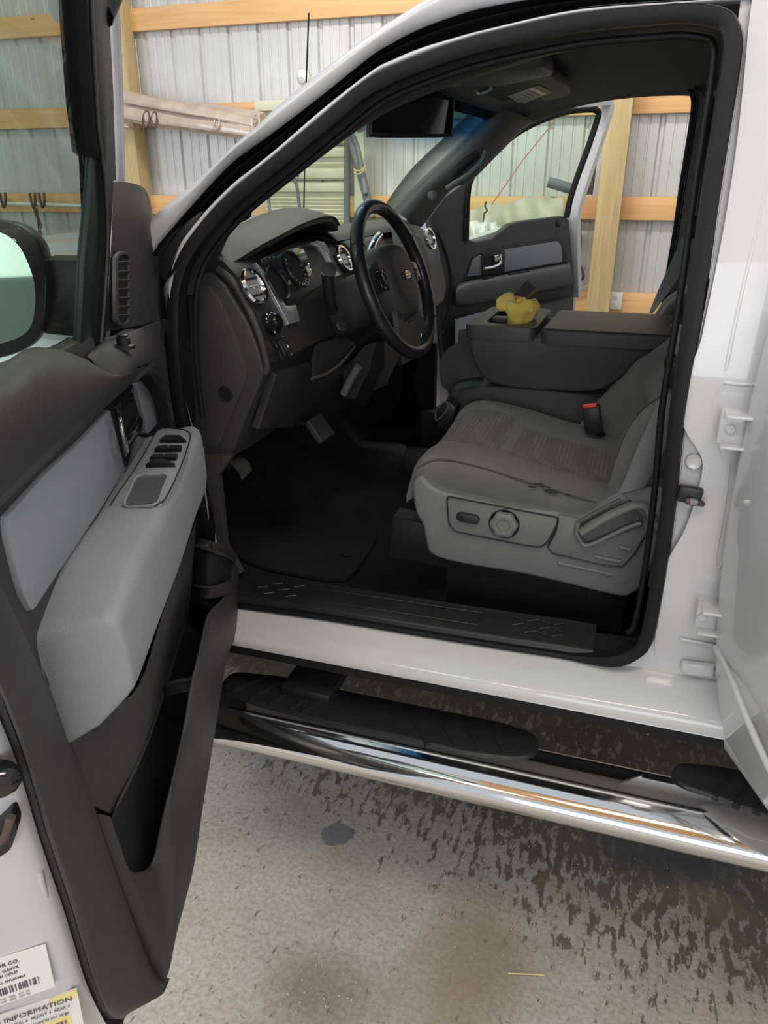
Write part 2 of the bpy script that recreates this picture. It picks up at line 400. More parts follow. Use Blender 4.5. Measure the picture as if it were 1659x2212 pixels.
def text(name, s, c, x, y, size, m, parent=None, depth=.0006, align='CENTER', sx=1.0):
    """lettering as a mesh; x, y are the writing direction and its up direction"""
    cu = bpy.data.curves.new(name, 'FONT'); cu.body = s; cu.size = size; cu.extrude = depth; cu.align_x = align; cu.align_y = 'CENTER'
    cu.resolution_u = 2
    t = bpy.data.objects.new(name, cu); dg = bpy.context.evaluated_depsgraph_get()
    COL.objects.link(t); bpy.context.view_layer.update(); dg = bpy.context.evaluated_depsgraph_get()
    me = bpy.data.meshes.new_from_object(t.evaluated_get(dg)); bpy.data.objects.remove(t)
    X = Vector(x).normalized(); Yv = Vector(y).normalized(); Z = X.cross(Yv).normalized(); c = Vector(c)
    for v in me.vertices: v.co = c + X * v.co.x * sx + Yv * v.co.y + Z * v.co.z
    me.materials.clear()
    return link(name, me, m, parent)
X_, Y_, Z_ = Vector((1, 0, 0)), Vector((0, 1, 0)), Vector((0, 0, 1))
exec_parts = []
# ================================================================== THE SETTING
YW = 5.5
bm = bmesh.new(); add_box(bm, (0, .5, -.05), (18, 12, .1)); tag(finish(bm, 'floor', CONC, None, smooth=False), 'stained grey concrete garage floor', kind='structure')
def rib_wall(name, x0, x1, y, z0, z1, sgn, lab):
    bm = bmesh.new(); pts = []; x = x0; p = .2286
    while x < x1:
        for dx, d in ((0, 0), (.012, .019), (.030, .019), (.042, 0), (.092, 0), (.096, .004), (.106, .004), (.110, 0), (.160, 0), (.164, .004), (.174, .004), (.178, 0)):
            pts.append((x + dx, d))
        x += p
    lo = [bm.verts.new((a, y + sgn * d, z0)) for a, d in pts]; hi = [bm.verts.new((a, y + sgn * d, z1)) for a, d in pts]
    for i in range(len(pts) - 1): bm.faces.new((lo[i], lo[i + 1], hi[i + 1], hi[i]))
    lo2 = [bm.verts.new((a, y + .05, z0)) for a, d in (pts[0], pts[-1])]; hi2 = [bm.verts.new((a, y + .05, z1)) for a, d in (pts[0], pts[-1])]
    bm.faces.new((lo2[0], hi2[0], hi2[1], lo2[1]))
    bm.faces.new((lo[0], hi[0], hi2[0], lo2[0])); bm.faces.new((lo[-1], lo2[1], hi2[1], hi[-1]))
    return tag(finish(bm, name, PANEL, None, smooth=False), lab, kind='structure')
rib_wall('wall_back', -8.0, 6.5, YW + .06, 0, 4.2, 1, 'pale ribbed steel liner wall behind the truck')
def girt(n, z, x0, x1, y=YW, h=.14, lab='horizontal pine girt board on the back wall'):
    o = box('trim_%d' % n, ((x0 + x1) / 2, y + .02, z), (x1 - x0, .038, h), PINE, bev=.002); return tag(o, lab, kind='structure')
xs = (-3.80, )
for i, (z, lab) in enumerate(((.80, 'lowest pine girt board, behind the outlet'), (1.405, 'pine girt board at mirror height'), (2.02, 'pine girt board behind the rolled tan sheet'), (2.635, 'highest pine girt board in view'))):
    girt(i + 1, z, -8, -3.86, lab=lab + ', left bay'); girt(i + 11, z + (-.01 if i else 0), -3.84, 6.4, lab=lab + ', right bays')
def post(n, u0, u1, v, y, lab, w=.14):
    a = PY(u0, v, y); b = PY(u1, v, y)
    return tag(box('trim_%d' % n, ((a.x + b.x) / 2, y + .07, 2.05), (b.x - a.x, .14, 4.1), POSTW, bev=.004), lab, kind='structure')
post(21, 1288, 1341, 450, YW - .14, 'rough treated post beside the power outlet')
post(22, 252, 291, 300, YW - .12, 'treated post at the left end of the rolled tan sheet')
tag(box('trim_31', (1.5, -1.9, 3.55), (11, .09, .29), PINE, bev=.004), 'pine roof beam over the open bay', kind='structure')
tag(box('trim_32', (1.5, .35, 3.9), (11, .09, .29), PINE, bev=.004), 'pine roof beam above the cab', kind='structure')

tag(box('ceiling', (2.6, -1.0, 3.95), (6.4, 3.0, .05), PINE, bev=0), 'pine boarded loft deck above the open bay', kind='structure')

# ================================================================== THINGS ON THE BACK WALL
def WY(u, v, d=.0): return PY(u, v, YW - d)
# rolled tan sheet hung on the girt
c = [WY(256, 228, .16), WY(330, 243, .17), WY(430, 256, .17), WY(520, 268, .17), WY(562, 276, .17)]
t = tag(tube('rolled_vinyl_sheet', c, .075, TAN, n=18, sub=8, prof=[((.100 + .018 * math.sin(5 * a)) * math.cos(a), (.078 + .012 * math.sin(3 * a)) * math.sin(a)) for a in [6.2832 * k / 28 for k in range(28)]]), 'rolled tan shiny vinyl sheet hanging along the wall between the post and the cream panels', 'vinyl sheet')
flap = [[WY(258, 190, .2), WY(320, 207, .22), WY(400, 222, .23), WY(480, 238, .23), WY(560, 258, .22)],
        [WY(262, 205, .26), WY(320, 222, .27), WY(400, 238, .28), WY(480, 252, .27), WY(548, 268, .26)],
        [WY(270, 222, .27), WY(322, 232, .27), WY(400, 246, .28), WY(470, 258, .27), WY(535, 277, .25)]]
patch('loose_flap', flap, TAN, t, sub=(6, 3), thick=(0, .004, 0))
for u, v, r in ((316, 258, .045), (333, 259, .040), (468, 266, .035), (552, 265, .045)):
    p = WY(u, v, .27); tube('strap_loop', [p + Vector((math.cos(a) * r * .6, .02 * math.sin(a), math.sin(a) * r * 1.2)) for a in [6.2832 * k / 10 for k in range(10)]], .008, STEEL if u < 400 else TAN, t, closed=True, n=8, sub=3)
for u in (275, 432, 470): lathe('end_disc', WY(u, 272 + (u - 275) * .04, .19), (0, -.4, -1), [(.001, 0), (.03, .0), (.03, .02), (.001, .02)], TAN, t, seg=16)
# cream louvred panels
def louvre(u0, u1, v0, v1, d, lab, n=9):
    a = WY(u0, v0, d); b = WY(u1, v1, d); w = b.x - a.x; h = a.z - b.z
    e = empty('louvred_panel', (a.x + w / 2, a.y, b.z), lab, 'panel', 'cream louvred panels stacked on the wall')
    box('face_sheet', (a.x + w / 2, a.y + .03, b.z + h / 2), (w, .03, h), CREAM, e)
    for k, z in enumerate((a.z - .04, b.z + .04)): box('rail', (a.x + w / 2, a.y + .0, z), (w, .04, .06), CREAM, e, bev=.006)
    for k in range(n):
        z = b.z + .1 + (h - .22) * k / max(1, n - 1)
        box('slat', (a.x + w / 2, a.y + .005, z), (w * .96, .012, .028), CREAM, e, axes=(X_, Vector((0, .8, .6)), Vector((0, -.6, .8))), bev=.002)
louvre(551, 770, 217, 312, .035, 'top cream louvred panel with a hooked white rail', 3)
louvre(560, 752, 318, 388, .035, 'middle cream louvred panel seen through the windshield', 6)
louvre(568, 752, 392, 520, .035, 'lowest cream louvred panel above the dashboard', 8)
def pole(name, L, r, m, lab, cat='pole', d=.2, group=None):
    o = tag(tube(name, [WY(u, v, dd) for u, v, dd in L], r, m, sub=1, n=10), lab, cat, group); return o
pl1 = empty('pole_bundle', WY(775, 480, .3), 'bundle of grey poles tied with yellow string, leaning on the wall', 'poles')
tube('pole', [WY(755, 285, .2), WY(798, 450, .34)], .026, PIPEG, pl1, sub=1); tube('pole', [WY(764, 300, .2), WY(806, 470, .33)], .022, PIPEG, pl1, sub=1)
tube('pole', [WY(757, 282, .24), WY(775, 330, .26), WY(790, 420, .36)], .018, PIPEG, pl1, sub=4)
tube('string', [WY(764, 372, .33), WY(776, 376, .36), WY(787, 366, .35), WY(776, 368, .30)], .004, GOLD, pl1, closed=True, n=6)
tube('string', [WY(764, 366, .33), WY(778, 369, .36), WY(790, 358, .35)], .004, GOLD, pl1, n=6)
pole('upright_pole', [(750, 300, .12), (749, 1000, .12)], .022, PIPEG, 'straight grey pole standing left of the tied bundle')
br = empty('grey_bracket', WY(640, 380, .2), 'grey angled bracket arm in front of the lowest cream panel', 'bracket')
tube('arm', [WY(627, 374, .22), WY(641, 398, .2), WY(648, 455, .2)], .012, PIPEG, br, sub=1); tube('foot', [WY(577, 400, .2), WY(584, 470, .2)], .012, PIPEG, br, sub=1)
tube('crossbar', [WY(627, 374, .22), WY(645, 380, .22)], .010, PIPEG, br, sub=1)
pk = tag(plate('cream_board', [WY(765, 290, .1), WY(785, 285, .1), WY(790, 520, .1), WY(765, 520, .1)], (0, -1, 0), .03, CREAM), 'narrow cream board standing behind the tied poles', 'board')
# round camera-like fixture on the wall
fl = empty('round_wall_fixture', WY(662, 172, .1), 'small round camera-like fixture on a bracket beside the antenna', 'light')
lathe('lens', WY(658, 166, .2), (-.1, -1, -.5), [(.001, .0), (.045, .0), (.05, .012), (.045, .03), (.02, .05), (.001, .05)], PVC, fl, seg=20)
tube('bracket', [WY(662, 172, .14), WY(672, 176, .02)], .018, PVC, fl, sub=1); lathe('cap', WY(665, 163, .18), (0, -1, 0), [(.001, 0), (.02, 0), (.02, .03), (.001, .03)], STEEL, fl, seg=14)
# left bay: white rail, hooks and chain
tag(tube('white_rail', [WY(-60, 440, .07), WY(80, 441, .07), WY(192, 445, .07)], .014, PVC, sub=1, n=10), 'thin white rail along the girt behind the door glass', 'rail')
for i, (u, lab) in enumerate(((8, 'leftmost rusty hook over the white rail'), (72, 'middle rusty hook over the white rail, holding the chain'), (92, 'rusty hook just right of the chain hook'))):
    tag(tube('wall_hook', [WY(u - 8, 418, .03), WY(u - 4, 436, .1), WY(u, 448, .14), WY(u + 4, 438, .17), WY(u + 3, 416, .17)], .010, STEEL, n=8), lab, 'hook', 'rusty hooks on the white rail')
ch = empty('hanging_chain', WY(80, 450, .15), 'steel chain hanging from the middle hook', 'chain')
for k in range(16):
    for s in (0, 1):
        u, v = (78 + k * 1.0, 449 + k * 6.2) if s == 0 else (73 + k * 1.6, 447 + k * 4.4)
        if s and k > 9: continue
        p = WY(u, v, .15 + .02 * s); a = Vector((0, 1, 0)) if k % 2 else Vector((1, 0, 0))
        tube('chain_link', [p + a * (.012 * math.cos(q)) + Z_ * (.021 * math.sin(q)) for q in [6.2832 * j / 8 for j in range(8)]], .0032, STEEL, ch, closed=True, n=6, sub=2)
# right bay: tarp, pipe, red cord, white bag, hose, outlet
tp = [[WY(1000 + 24 * i, 452 - 4 * i + 5 * math.sin(i * 1.9) if i < 8 else 424 + (i - 8) * 5, .25 + .05 * math.sin(i * 2.1)) for i in range(10)],
      [WY(1002 + 24 * i, 490 + 4 * math.sin(i * 1.3), .34 + .06 * math.sin(i * 1.7 + 1)) for i in range(10)],
      [WY(1003 + 24 * i, 540 + 3 * math.sin(i), .30 + .05 * math.sin(i * 2.3)) for i in range(10)],
      [WY(1003 + 24 * i, 620, .28 + .04 * math.sin(i * 2.3)) for i in range(10)]]
tag(patch('beige_tarp', tp, CANV, sub=(5, 5), thick=(0, .006, 0)), 'beige canvas tarp draped over the girt, seen through the passenger door glass', 'tarp')
tag(tube('red_cord', [WY(1203, 255, .1), WY(1130, 345, .3), WY(1062, 442, .5)], .0035, CORD, n=6, sub=1), 'thin red cord stretched diagonally behind the passenger door glass', 'cord')
hk = tag(tube('wire_hook', [WY(1050, 436, .5), WY(1048, 446, .5), WY(1052, 455, .5), WY(1046, 462, .5), WY(1044, 480, .5)], .006, STEEL, n=6), 'wire hook hanging at the lower end of the red cord', 'hook')
cg = tag(tube('grey_pipe', [WY(1184, 393, .25), WY(1262, 416, .2)], .032, PIPEG, sub=1, n=16), 'short grey foam-covered pipe lying above the tarp', 'pipe')
tag(tube('dark_pole', [WY(1279, 353, .15), WY(1270, 420, .15)], .030, STEEL, sub=1, n=14), 'short dark upright pipe beside the treated post', 'pipe')
tag(tube('thin_rod', [WY(1288, 290, .12), WY(1280, 352, .12)], .006, STEEL, sub=1, n=8), 'thin dark rod above the short dark pipe', 'rod')
tag(tube('brown_hose', [WY(1243, 470, .1), WY(1250, 500, .08), WY(1251, 530, .08), WY(1247, 560, .08), WY(1258, 598, .08), WY(1240, 602, .1)], .016, STEEL, n=10), 'brown hose hanging on the wall behind the passenger door edge', 'hose')
tag(tube('white_cable', [WY(1323, 560, .05), WY(1322, 590, .05), WY(1318, 612, .05), WY(1320, 634, .05)], .006, PVC, n=8), 'white cable running down the post into the outlet', 'cable')
tag(tube('thin_twig', [WY(1240, 627, .06), WY(1262, 620, .05), WY(1278, 611, .05)], .004, STRAW, n=6), 'thin tan stick leaning on the wall left of the post', 'stick')
bagp = [[WY(1000 + 10 * i, 470 + (12 * abs(math.sin(i * 1.9))), .5 + .08 * math.sin(i * 2.9)) for i in range(8)], [WY(1000 + 11 * i, 500 + 6 * math.sin(i * 2.2), .62 + .09 * math.sin(i * 2.1)) for i in range(8)], [WY(1000 + 12 * i, 545, .55 + .06 * math.sin(i * 1.1)) for i in range(8)]]
tag(patch('white_plastic_bag', bagp, PVC, sub=(3, 3), thick=(0, .01, 0), angle=20), 'crumpled white plastic bag hanging below the wire hook', 'bag')
oc = WY(1329, 650, .03); pw = WY(1344, 650, .03).x - WY(1314, 650, .03).x
ot = empty('power_outlet', (oc.x, YW - .0, oc.z), 'white double power outlet on the lowest girt, right of the post', 'outlet')
box('cover_plate', (oc.x, YW - .012, oc.z), (pw, .024, pw * 1.25), PVC, ot, bev=.004)
for dz in (.024, -.024):
    s = lathe('socket', (oc.x, YW - .022, oc.z + dz), (0, -1, 0), [(.001, 0), (.017, 0), (.017, .004), (.015, .005), (.001, .005)], PVC, ot, seg=20)
    for dx in (-.006, .006): box('slot', (oc.x + dx, YW - .028, oc.z + dz + .003), (.002, .002, .008), INK, s, bev=0)
# ================================================================== THE TRUCK
TR = empty('pickup_truck', (0, 2.18, 0), 'white pickup truck parked in the garage with its driver and passenger doors open', 'truck')
L1 = [(470, 1300), (535, 1312), (700, 1335), (900, 1368), (1080, 1397), (1200, 1415), (1290, 1430), (1342, 1430), (1384, 1412), (1412, 1378), (1434, 1278), (1452, 1160), (1466, 1050), (1481, 897), (1509, 735), (1531, 600), (1553, 440), (1578, 280), (1596, 170), (1604, 92), (1594, 48), (1565, 20), (1490, 8), (1400, 14), (1250, 30), (1060, 71), (939, 108), (804, 166), (703, 247), (601, 333), (500, 416), (445, 475), (405, 530), (381, 585), (371, 650), (372, 760), (385, 880), (400, 960), (430, 1100), (450, 1220)]
OP = [PS(*p) for p in L1]                                    # driver door opening
OPF = [Vector((p.x, 4.36 - p.y, p.z + max(0, p.z - 1.45) * .16)) for p in OP]           # passenger door opening
ops = spline(OP, 3, True); opf = spline(OPF, 3, True)
def offs(loop, d, y=0.0):
    c = sum(loop, Vector()) / len(loop); out = []; N = len(loop)
    for i, p in enumerate(loop):
        t = (loop[(i + 2) % N] - loop[i - 2]).normalized(); n = Vector((t.z, 0, -t.x)).normalized()
        if n.dot(p - c) < 0: n = -n
        out.append(p + n * d + Vector((0, y, 0)))
    return out
# --- body side ring: door-opening flange, step, outer face (driver side)
body = patch('cab_body', [offs(ops, .0, .05), offs(ops, .0, .004), offs(ops, .0025, .001)], WHITE, TR, sub=(1, 1), closed_u=True, angle=50)
tag(body, None)
# rear part of the side: flat pillar face plus raised outer panel with the S-shaped groove
def side_plate(name, L, d, m, t=.02, bev=.004, seg=3, parent=body, sm=0): 
    pts = [PS(u, v, d) for u, v in L]
    if sm: pts = spline(pts, sm, True)
    c = [PS(u, v, d) for u, v in L]
    return plate(name, pts, (0, -1, 0), t, m, parent, bev=bev, seg=seg)
RE = [(1290, 1434), (1345, 1434), (1392, 1404), (1421, 1352), (1448, 1240), (1476, 1080), (1503, 930), (1531, 750), (1556, 600), (1581, 400)]
lowz = [PY(u, v, 1.352) for u, v in RE]
zt = 1.25
import itertools
def xs_at(z):       # pillar edge x at height z on the driver side
    best = min(OP[7:17], key=lambda p: abs(p.z - z)); return best.x
# flat pillar face below and above the belt (two planes meeting at z=1.25)
pf = [PY(1400, 1590, 1.352)] + [Vector((p.x, 1.352, p.z)) for p in OP[7:16]]
pf += [Vector((pf[-1].x, 1.352, 1.25)), Vector((1.6, 1.352, 1.25)), Vector((1.6, 1.352, .5)), Vector((pf[0].x, 1.352, .5))]
plate('b_pillar_face', pf, (0, -1, 0), .02, WHITE, body, bev=0)
def tilt(x, z, d=.002): return Vector((x, 1.35 + d + .2 * (z - 1.25), z))
upl = [tilt(pf[-4].x, 1.25)] + [tilt(p.x, p.z) for p in OP[16:21]] + [tilt(OP[20].x, 1.86), tilt(1.6, 1.86), tilt(1.6, 1.25)]
plate('upper_pillar_face', upl, (0, -1, .2), .02, WHITE, body, bev=0)
# raised outer panel, its front edge following the groove
gro = [(1668, -60), (1652, 60), (1640, 180), (1622, 330), (1600, 470), (1577, 590), (1556, 690)]
def rp(d, L): return [PS(u, v, d) for u, v in L]
lowg = [(1545, 740), (1520, 810), (1508, 853), (1500, 898), (1517, 943), (1544, 993), (1537, 1052), (1508, 1142), (1476, 1201), (1456, 1250), (1449, 1323), (1440, 1400), (1446, 1455)]
g2 = [PY(u, v, 1.34) for u, v in lowg]
# relief made of several rolled ridges (each a long low bead on the pillar)
def bead(name, L, r, m=WHITE, parent=body, d=0.0, ry=None, sub=6):
    P = [PS(u, v, d + .002) for u, v in L]
    return tube(name, P, r, m, parent, n=12, sub=sub, ry=ry, up=(0, -1, 0))
lg_ = gro + lowg + [(1452, 1500)]
lp = spline([PS(u, v, -.012 if v < 1330 else -.012 + .022 * (v - 1330) / 120) for u, v in lg_], 4)
lp2 = [Vector((1.62, p.y, p.z)) for p in lp]
rows = [[p + Vector((0, .02, 0)) for p in lp], [p + Vector((.004, .009, 0)) for p in lp], [p + Vector((.018, .001, 0)) for p in lp], [p + Vector((.05, -.001, 0)) for p in lp], [p + Vector((.09, -.004, 0)) for p in lp], [Vector((1.6, p.y - .004, p.z)) for p in lp]]
patch('pillar_outer_panel', rows, WHITE, body, sub=(1, 3), angle=80)
bead('pillar_ridge', [(1672, 300), (1640, 470), (1600, 640), (1575, 760), (1562, 822), (1545, 846), (1538, 880), (1548, 960), (1560, 1000)], .006, ry=.004, d=-.014)
bead('pillar_ridge', [(1563, 826), (1600, 830), (1680, 832)], .004, d=-.016)
bead('pillar_ridge', [(1575, 1000), (1566, 1080), (1552, 1160), (1545, 1210), (1556, 1222), (1575, 1150), (1590, 1060)], .005, d=-.014)
bead('pillar_ridge', [(1455, 1288), (1485, 1290), (1489, 1300)], .003, d=-.014)
bead('pillar_ridge', [(1470, 1380), (1545, 1394)], .003, d=-.014)
for L in ([(1474, 1433), (1543, 1440), (1543, 1466), (1482, 1459), (1470, 1450)], [(1457, 1482), (1545, 1496), (1545, 1522), (1462, 1508), (1452, 1498)]):
    side_plate('stamped_pad', L, -.018, WHITE, t=.012, bev=.005)
lathe('pillar_plug', PY(1499, 997, 1.348), (0, -1, 0), [(.001, 0), (.0145, 0), (.0145, .003), (.012, .006), (.009, .0045), (.001, .0045)], WHITE, body, seg=28)
# hinges of the rear door (two stamped brackets)
for u, v, w, h in ((1588, 925, 58, 62), (1527, 1330, 42, 56)):
    a = PY(u, v, 1.30); s = .00087
    hg = box('door_hinge', a, (w * s, .012, h * s), WHITE, body, bev=.003)
    box('hinge_flange', a + Vector((.004, -.02, h * s / 2)), (w * s, .04, .006), WHITE, hg, bev=.002); box('hinge_flange', a + Vector((.004, -.014, -h * s / 2)), (w * s, .03, .005), WHITE, hg, bev=.002)
    lathe('hinge_bolt', a + Vector((-.008, -.004, 0)), (0, -1, 0), [(.001, 0), (.009, 0), (.009, .006), (.007, .008), (.001, .008)], WHITE, hg, seg=6)
    box('hinge_leg', a + Vector((.0, .025, 0)), (w * s * .9, .05, h * s * .9), WHITE, hg, bev=.002)
# striker
sk = box('door_striker', PY(1490, 1068, 1.325), (.040, .018, .030), DARK, body, axes=(Vector((1, 0, -.1)).normalized(), Y_, Vector((.1, 0, 1)).normalized()), bev=.004)
lathe('striker_plate', PY(1519, 1082, 1.345), (0, -1, 0), [(.001, 0), (.026, 0), (.024, .006), (.001, .007)], DARK, sk, sx=.45, seg=24)
tube('striker_loop', [PY(1519, 1088, 1.34), PY(1500, 1086, 1.31), PY(1482, 1082, 1.31)], .0055, STEEL, sk, n=10)
tube('striker_bolt', [PY(1504, 1084, 1.31), PY(1488, 1083, 1.305)], .006, CHROME, sk, sub=1)
# --- rocker: ledge, crease, lower face, rubber edge
RU = [440, 535, 700, 900, 1080, 1200, 1290, 1345, 1420, 1500, 1600, 1760]
seal_v = {440: 1296, 535: 1312, 700: 1335, 900: 1368, 1080: 1397, 1200: 1415, 1290: 1430, 1345: 1438, 1420: 1449, 1500: 1462, 1600: 1480, 1760: 1508}
def rock(u, dz, y): 
    p = PY(u, seal_v[u], 1.35); return Vector((p.x * 1.0, y, p.z + dz))
zs = {u: PY(u, seal_v[u], 1.35).z for u in RU}
rr = []
for (y, k, dz) in ((1.37, 0, .0), (1.35, 0, 0), (1.335, .10, 0), (1.31, .24, 0), (1.288, .42, 0), (1.276, .52, 0), (1.268, .60, 0), (1.266, .82, 0), (1.268, 1.0, 0), (1.30, 1.0, 0), (1.40, 1.0, 0)):
    row = []
    for u in RU:
        p = PY(u, seal_v[u], 1.35); zb = .572; z = p.z * (1 - k) + zb * k
        row.append(Vector((p.x, y, z)))
    rr.append(row)
patch('rocker_panel', rr, WHITE, body, sub=(4, 1), angle=70)
for L, rad in ([(833, 1418), (870, 1423), (905, 1430), (932, 1437)], .0035), ([(680, 1389), (700, 1391), (720, 1392)], .0015):
    P = [pl(u, v, (0, 1.292, .585), (0, -.75, .66)) for u, v in L]
    tube('paint_scrape', P, rad, mat('scuffed_primer', (.33, .31, .26), .7, noise=.4, nscale=80), body, n=8, prof=[(-rad * 1.6, 0), (0, rad * .5), (rad * 1.6, 0), (0, -rad * .5)])
P = [Vector((PY(u, seal_v[u], 1.35).x, 1.272, .564)) for u in RU]
tube('rocker_rubber_edge', P, .008, RUBBER, body, sub=4, prof=[(-.007, -.012), (.004, -.010), (.004, .012), (-.007, .010)], up=Z_)
box('under_sill_rail', (.2, 2.18, .47), (3.4, .70, .10), RUBBER2, body, bev=.01)
box('rocker_inner_flange', (-.05, 1.40, .56), (1.95, .02, .05), RUBBER2, body, bev=.004)
# --- roof rail and A pillar, outer skin
sil = [(300, 515), (334, 473), (420, 402), (500, 326), (547, 287), (601, 236), (703, 155), (804, 81), (872, 37), (932, 0), (1000, -35), (1120, -75), (1300, -105), (1500, -118), (1720, -120)]
blk = [(332, 548), (352, 520), (430, 430), (500, 355), (547, 318), (601, 280), (703, 203), (804, 122), (850, 93), (905, 64), (980, 35), (1060, 13), (1200, -8), (1450, -28), (1640, -30)]
whi = [(372, 575), (392, 520), (440, 460), (500, 399), (547, 362), (601, 318), (703, 230), (804, 152), (850, 128), (905, 105), (980, 82), (1060, 61), (1250, 20), (1480, 2), (1640, -10)]
se = [(378, 600), (400, 540), (446, 475), (500, 416), (549, 375), (601, 333), (703, 247), (804, 166), (865, 137), (939, 108), (1000, 88), (1060, 71), (1250, 30), (1480, 12), (1620, 0)]
A = [PS(u, v, -.005) for u, v in blk]; B = [PS(u, v, -.02) + Vector((0, 0, 0)) for u, v in sil]
mid = [(a + b) * .5 + Vector((0, -.010, .004)) for a, b in zip(A, B)]
inn = [b + Vector((-.02, .09, .012)) for b in B]; inn2 = [b + Vector((-.015, .26, .03)) for b in B]
patch('roof_rail_skin', [[a + Vector((0, .03, -.01)) for a in A], A, mid, B, [b + Vector((-.012, .03, .010)) for b in B], inn], WHITE, body, sub=(5, 3), angle=80)
roof = [[Vector((x, y, z + (.05 * (1 - ((y - 2.18) / .72) ** 2)))) for y in (1.5, 1.7, 2.18, 2.66, 2.86)] for x, z in ((-.36, 1.775), (-.22, 1.82), (.2, 1.87), (1.0, 1.87), (1.6, 1.85))]
patch('roof_skin', roof, WHITE, body, sub=(4, 4), angle=80)
# black weatherstrip band between the two white strips
Bk = [PS(u, v, -.006) for u, v in blk]; Wk = [PS(u, v, -.004) for u, v in whi]; Sk = [PS(u, v, 0) for u, v in se]
def lerp(A, B, t): return [a.lerp(b, t) for a, b in zip(A, B)]
cor = Vector((0, .018, .0))
patch('roof_weatherstrip', [Bk, [p + Vector((0, -.012, 0)) for p in lerp(Bk, Wk, .12)], [p + cor * .6 for p in lerp(Bk, Wk, .35)], [p + Vector((0, -.008, 0)) for p in lerp(Bk, Wk, .5)], [p + cor for p in lerp(Bk, Wk, .75)], Wk], RUBBER, TR, sub=(5, 3), angle=80)
patch('door_flange_strip', [[p + Vector((0, .01, 0)) for p in Wk], Wk, [p + Vector((0, -.006, 0)) for p in lerp(Wk, Sk, .5)], Sk, [p + Vector((0, .03, 0)) for p in Sk]], WHITE, body, sub=(5, 2), angle=80)
# cowl corner / front pillar foot seen between door and cab
plate('pillar_foot_cover', rnd([PS(u, v, -.01) for u, v in [(338, 528), (434, 456), (436, 461), (388, 524), (367, 578), (358, 606), (346, 600)]], .01), (0, -1, 0), .03, DARK, body, bev=.003)
ja = [(366, 600), (357, 622), (361, 662), (367, 717), (377, 770), (388, 816), (396, 850), (420, 960), (445, 1100), (462, 1300)]
jb = [(382, 582), (374, 602), (373, 650), (374, 700), (382, 755), (392, 812), (400, 860), (426, 965), (450, 1100), (468, 1300)]
patch('hinge_pillar_face', [[PY(u - 4, v, 1.40) for u, v in ja], [PY(u, v, 1.345) for u, v in ja], [PY(u, v, 1.345) for u, v in jb], [PY(u + 4, v, 1.40) for u, v in jb]], WHITE, body, sub=(3, 2), angle=70)
# --- main door seal (driver side)
def inner(loop, d, y): return offs(loop, -d, y)
sealprof = [(-.016, -.006), (-.010, -.013), (.010, -.013), (.017, -.004), (.014, .012), (0, .006), (-.014, .012)]
def kk(o): return max(min(1, max(0, (o.z - .70) / .10)), min(1, max(0, (o.x + .04) / .09)))
def sealpath(d, y, dz=0.0):
    a = offs(ops, -d, y); b = offs(ops, -d * .35, y); out = []
    for p, q, o in zip(a, b, ops): out.append(q.lerp(p, kk(o)))
    return out
ks = [.40 + .60 * kk(o) for o in ops]
bm = bmesh.new(); sweep_bm(bm, sealpath(.0145, -.002), [(-.013, -.018), (-.004, -.024), (.010, -.022), (.014, -.008), (.012, .008), (.014, .020), (.004, .018), (-.010, .017)], up=(0, -1, 0), closed=True, scale=ks)
finish(bm, 'door_seal', RUBBER, TR, angle=60)
lipp = [p for p, o in zip(inner(ops, .038, .028), ops)]; lipp = [p for p in lipp[24:110]]
bm = bmesh.new(); sweep_bm(bm, lipp, circ(.006, 10), up=(0, -1, 0))
finish(bm, 'inner_seal_lip', RUBBER, TR, angle=60)
# passenger side ring + seal
fb = patch('far_cab_side', [offs(opf, .0, -.05), offs(opf, .0, 0), offs(opf, .02, .012), offs(opf, .07, .012), offs(opf, .10, .0), offs(opf, .10, -.04)], WHITE, TR, sub=(1, 1), closed_u=True, angle=50)
bm = bmesh.new(); sweep_bm(bm, offs(opf, -.006, -.010), circ(.011, 10), up=(0, -1, 0), closed=True)
finish(bm, 'far_door_seal', RUBBER, TR, angle=60)
plate('far_quarter_panel', [Vector((.27, 3.04, .5)), Vector((1.6, 3.04, .5)), Vector((1.6, 3.04, 1.25)), Vector((1.6, 2.93, 1.86)), Vector((.1, 2.93, 1.86)), Vector((.22, 2.95, 1.7)), Vector((.24, 3.04, 1.25))], (0, 1, 0), .03, WHITE, fb, bev=0)
# --- fender and hood ahead of the door
hd = [[Vector((x, y, z0 + .10 * (1 - ((y - 2.18) / .95) ** 2) - .0)) for y in (1.30, 1.5, 1.85, 2.18, 2.5, 2.86, 3.06)] for x, z0 in ((-1.02, 1.29), (-1.4, 1.30), (-2.0, 1.27), (-2.5, 1.20))]
patch('hood', hd, WHITE, TR, sub=(4, 4), thick=(0, 0, -.02), angle=80)
fe = [[Vector((x, y, z)) for x in (-1.00, -1.3, -1.8, -2.4)] for y, z in ((1.42, 1.325), (1.32, 1.30), (1.26, 1.22), (1.23, 1.0), (1.24, .6))]
patch('front_fender', fe, WHITE, TR, sub=(3, 4), thick=(0, .02, 0), angle=80)
plate('wiper_cowl', [Vector((-.98, 1.45, 1.33)), Vector((-.98, 2.92, 1.33)), Vector((-1.30, 2.92, 1.325)), Vector((-1.30, 1.45, 1.325))], (0, 0, 1), .03, DARK, TR)
# antenna
an = tube('antenna', [PY(667, 28, 2.95), PY(661, 185, 2.95), PY(656, 470, 2.95)], .0032, RUBBER, TR, n=6, sub=1)
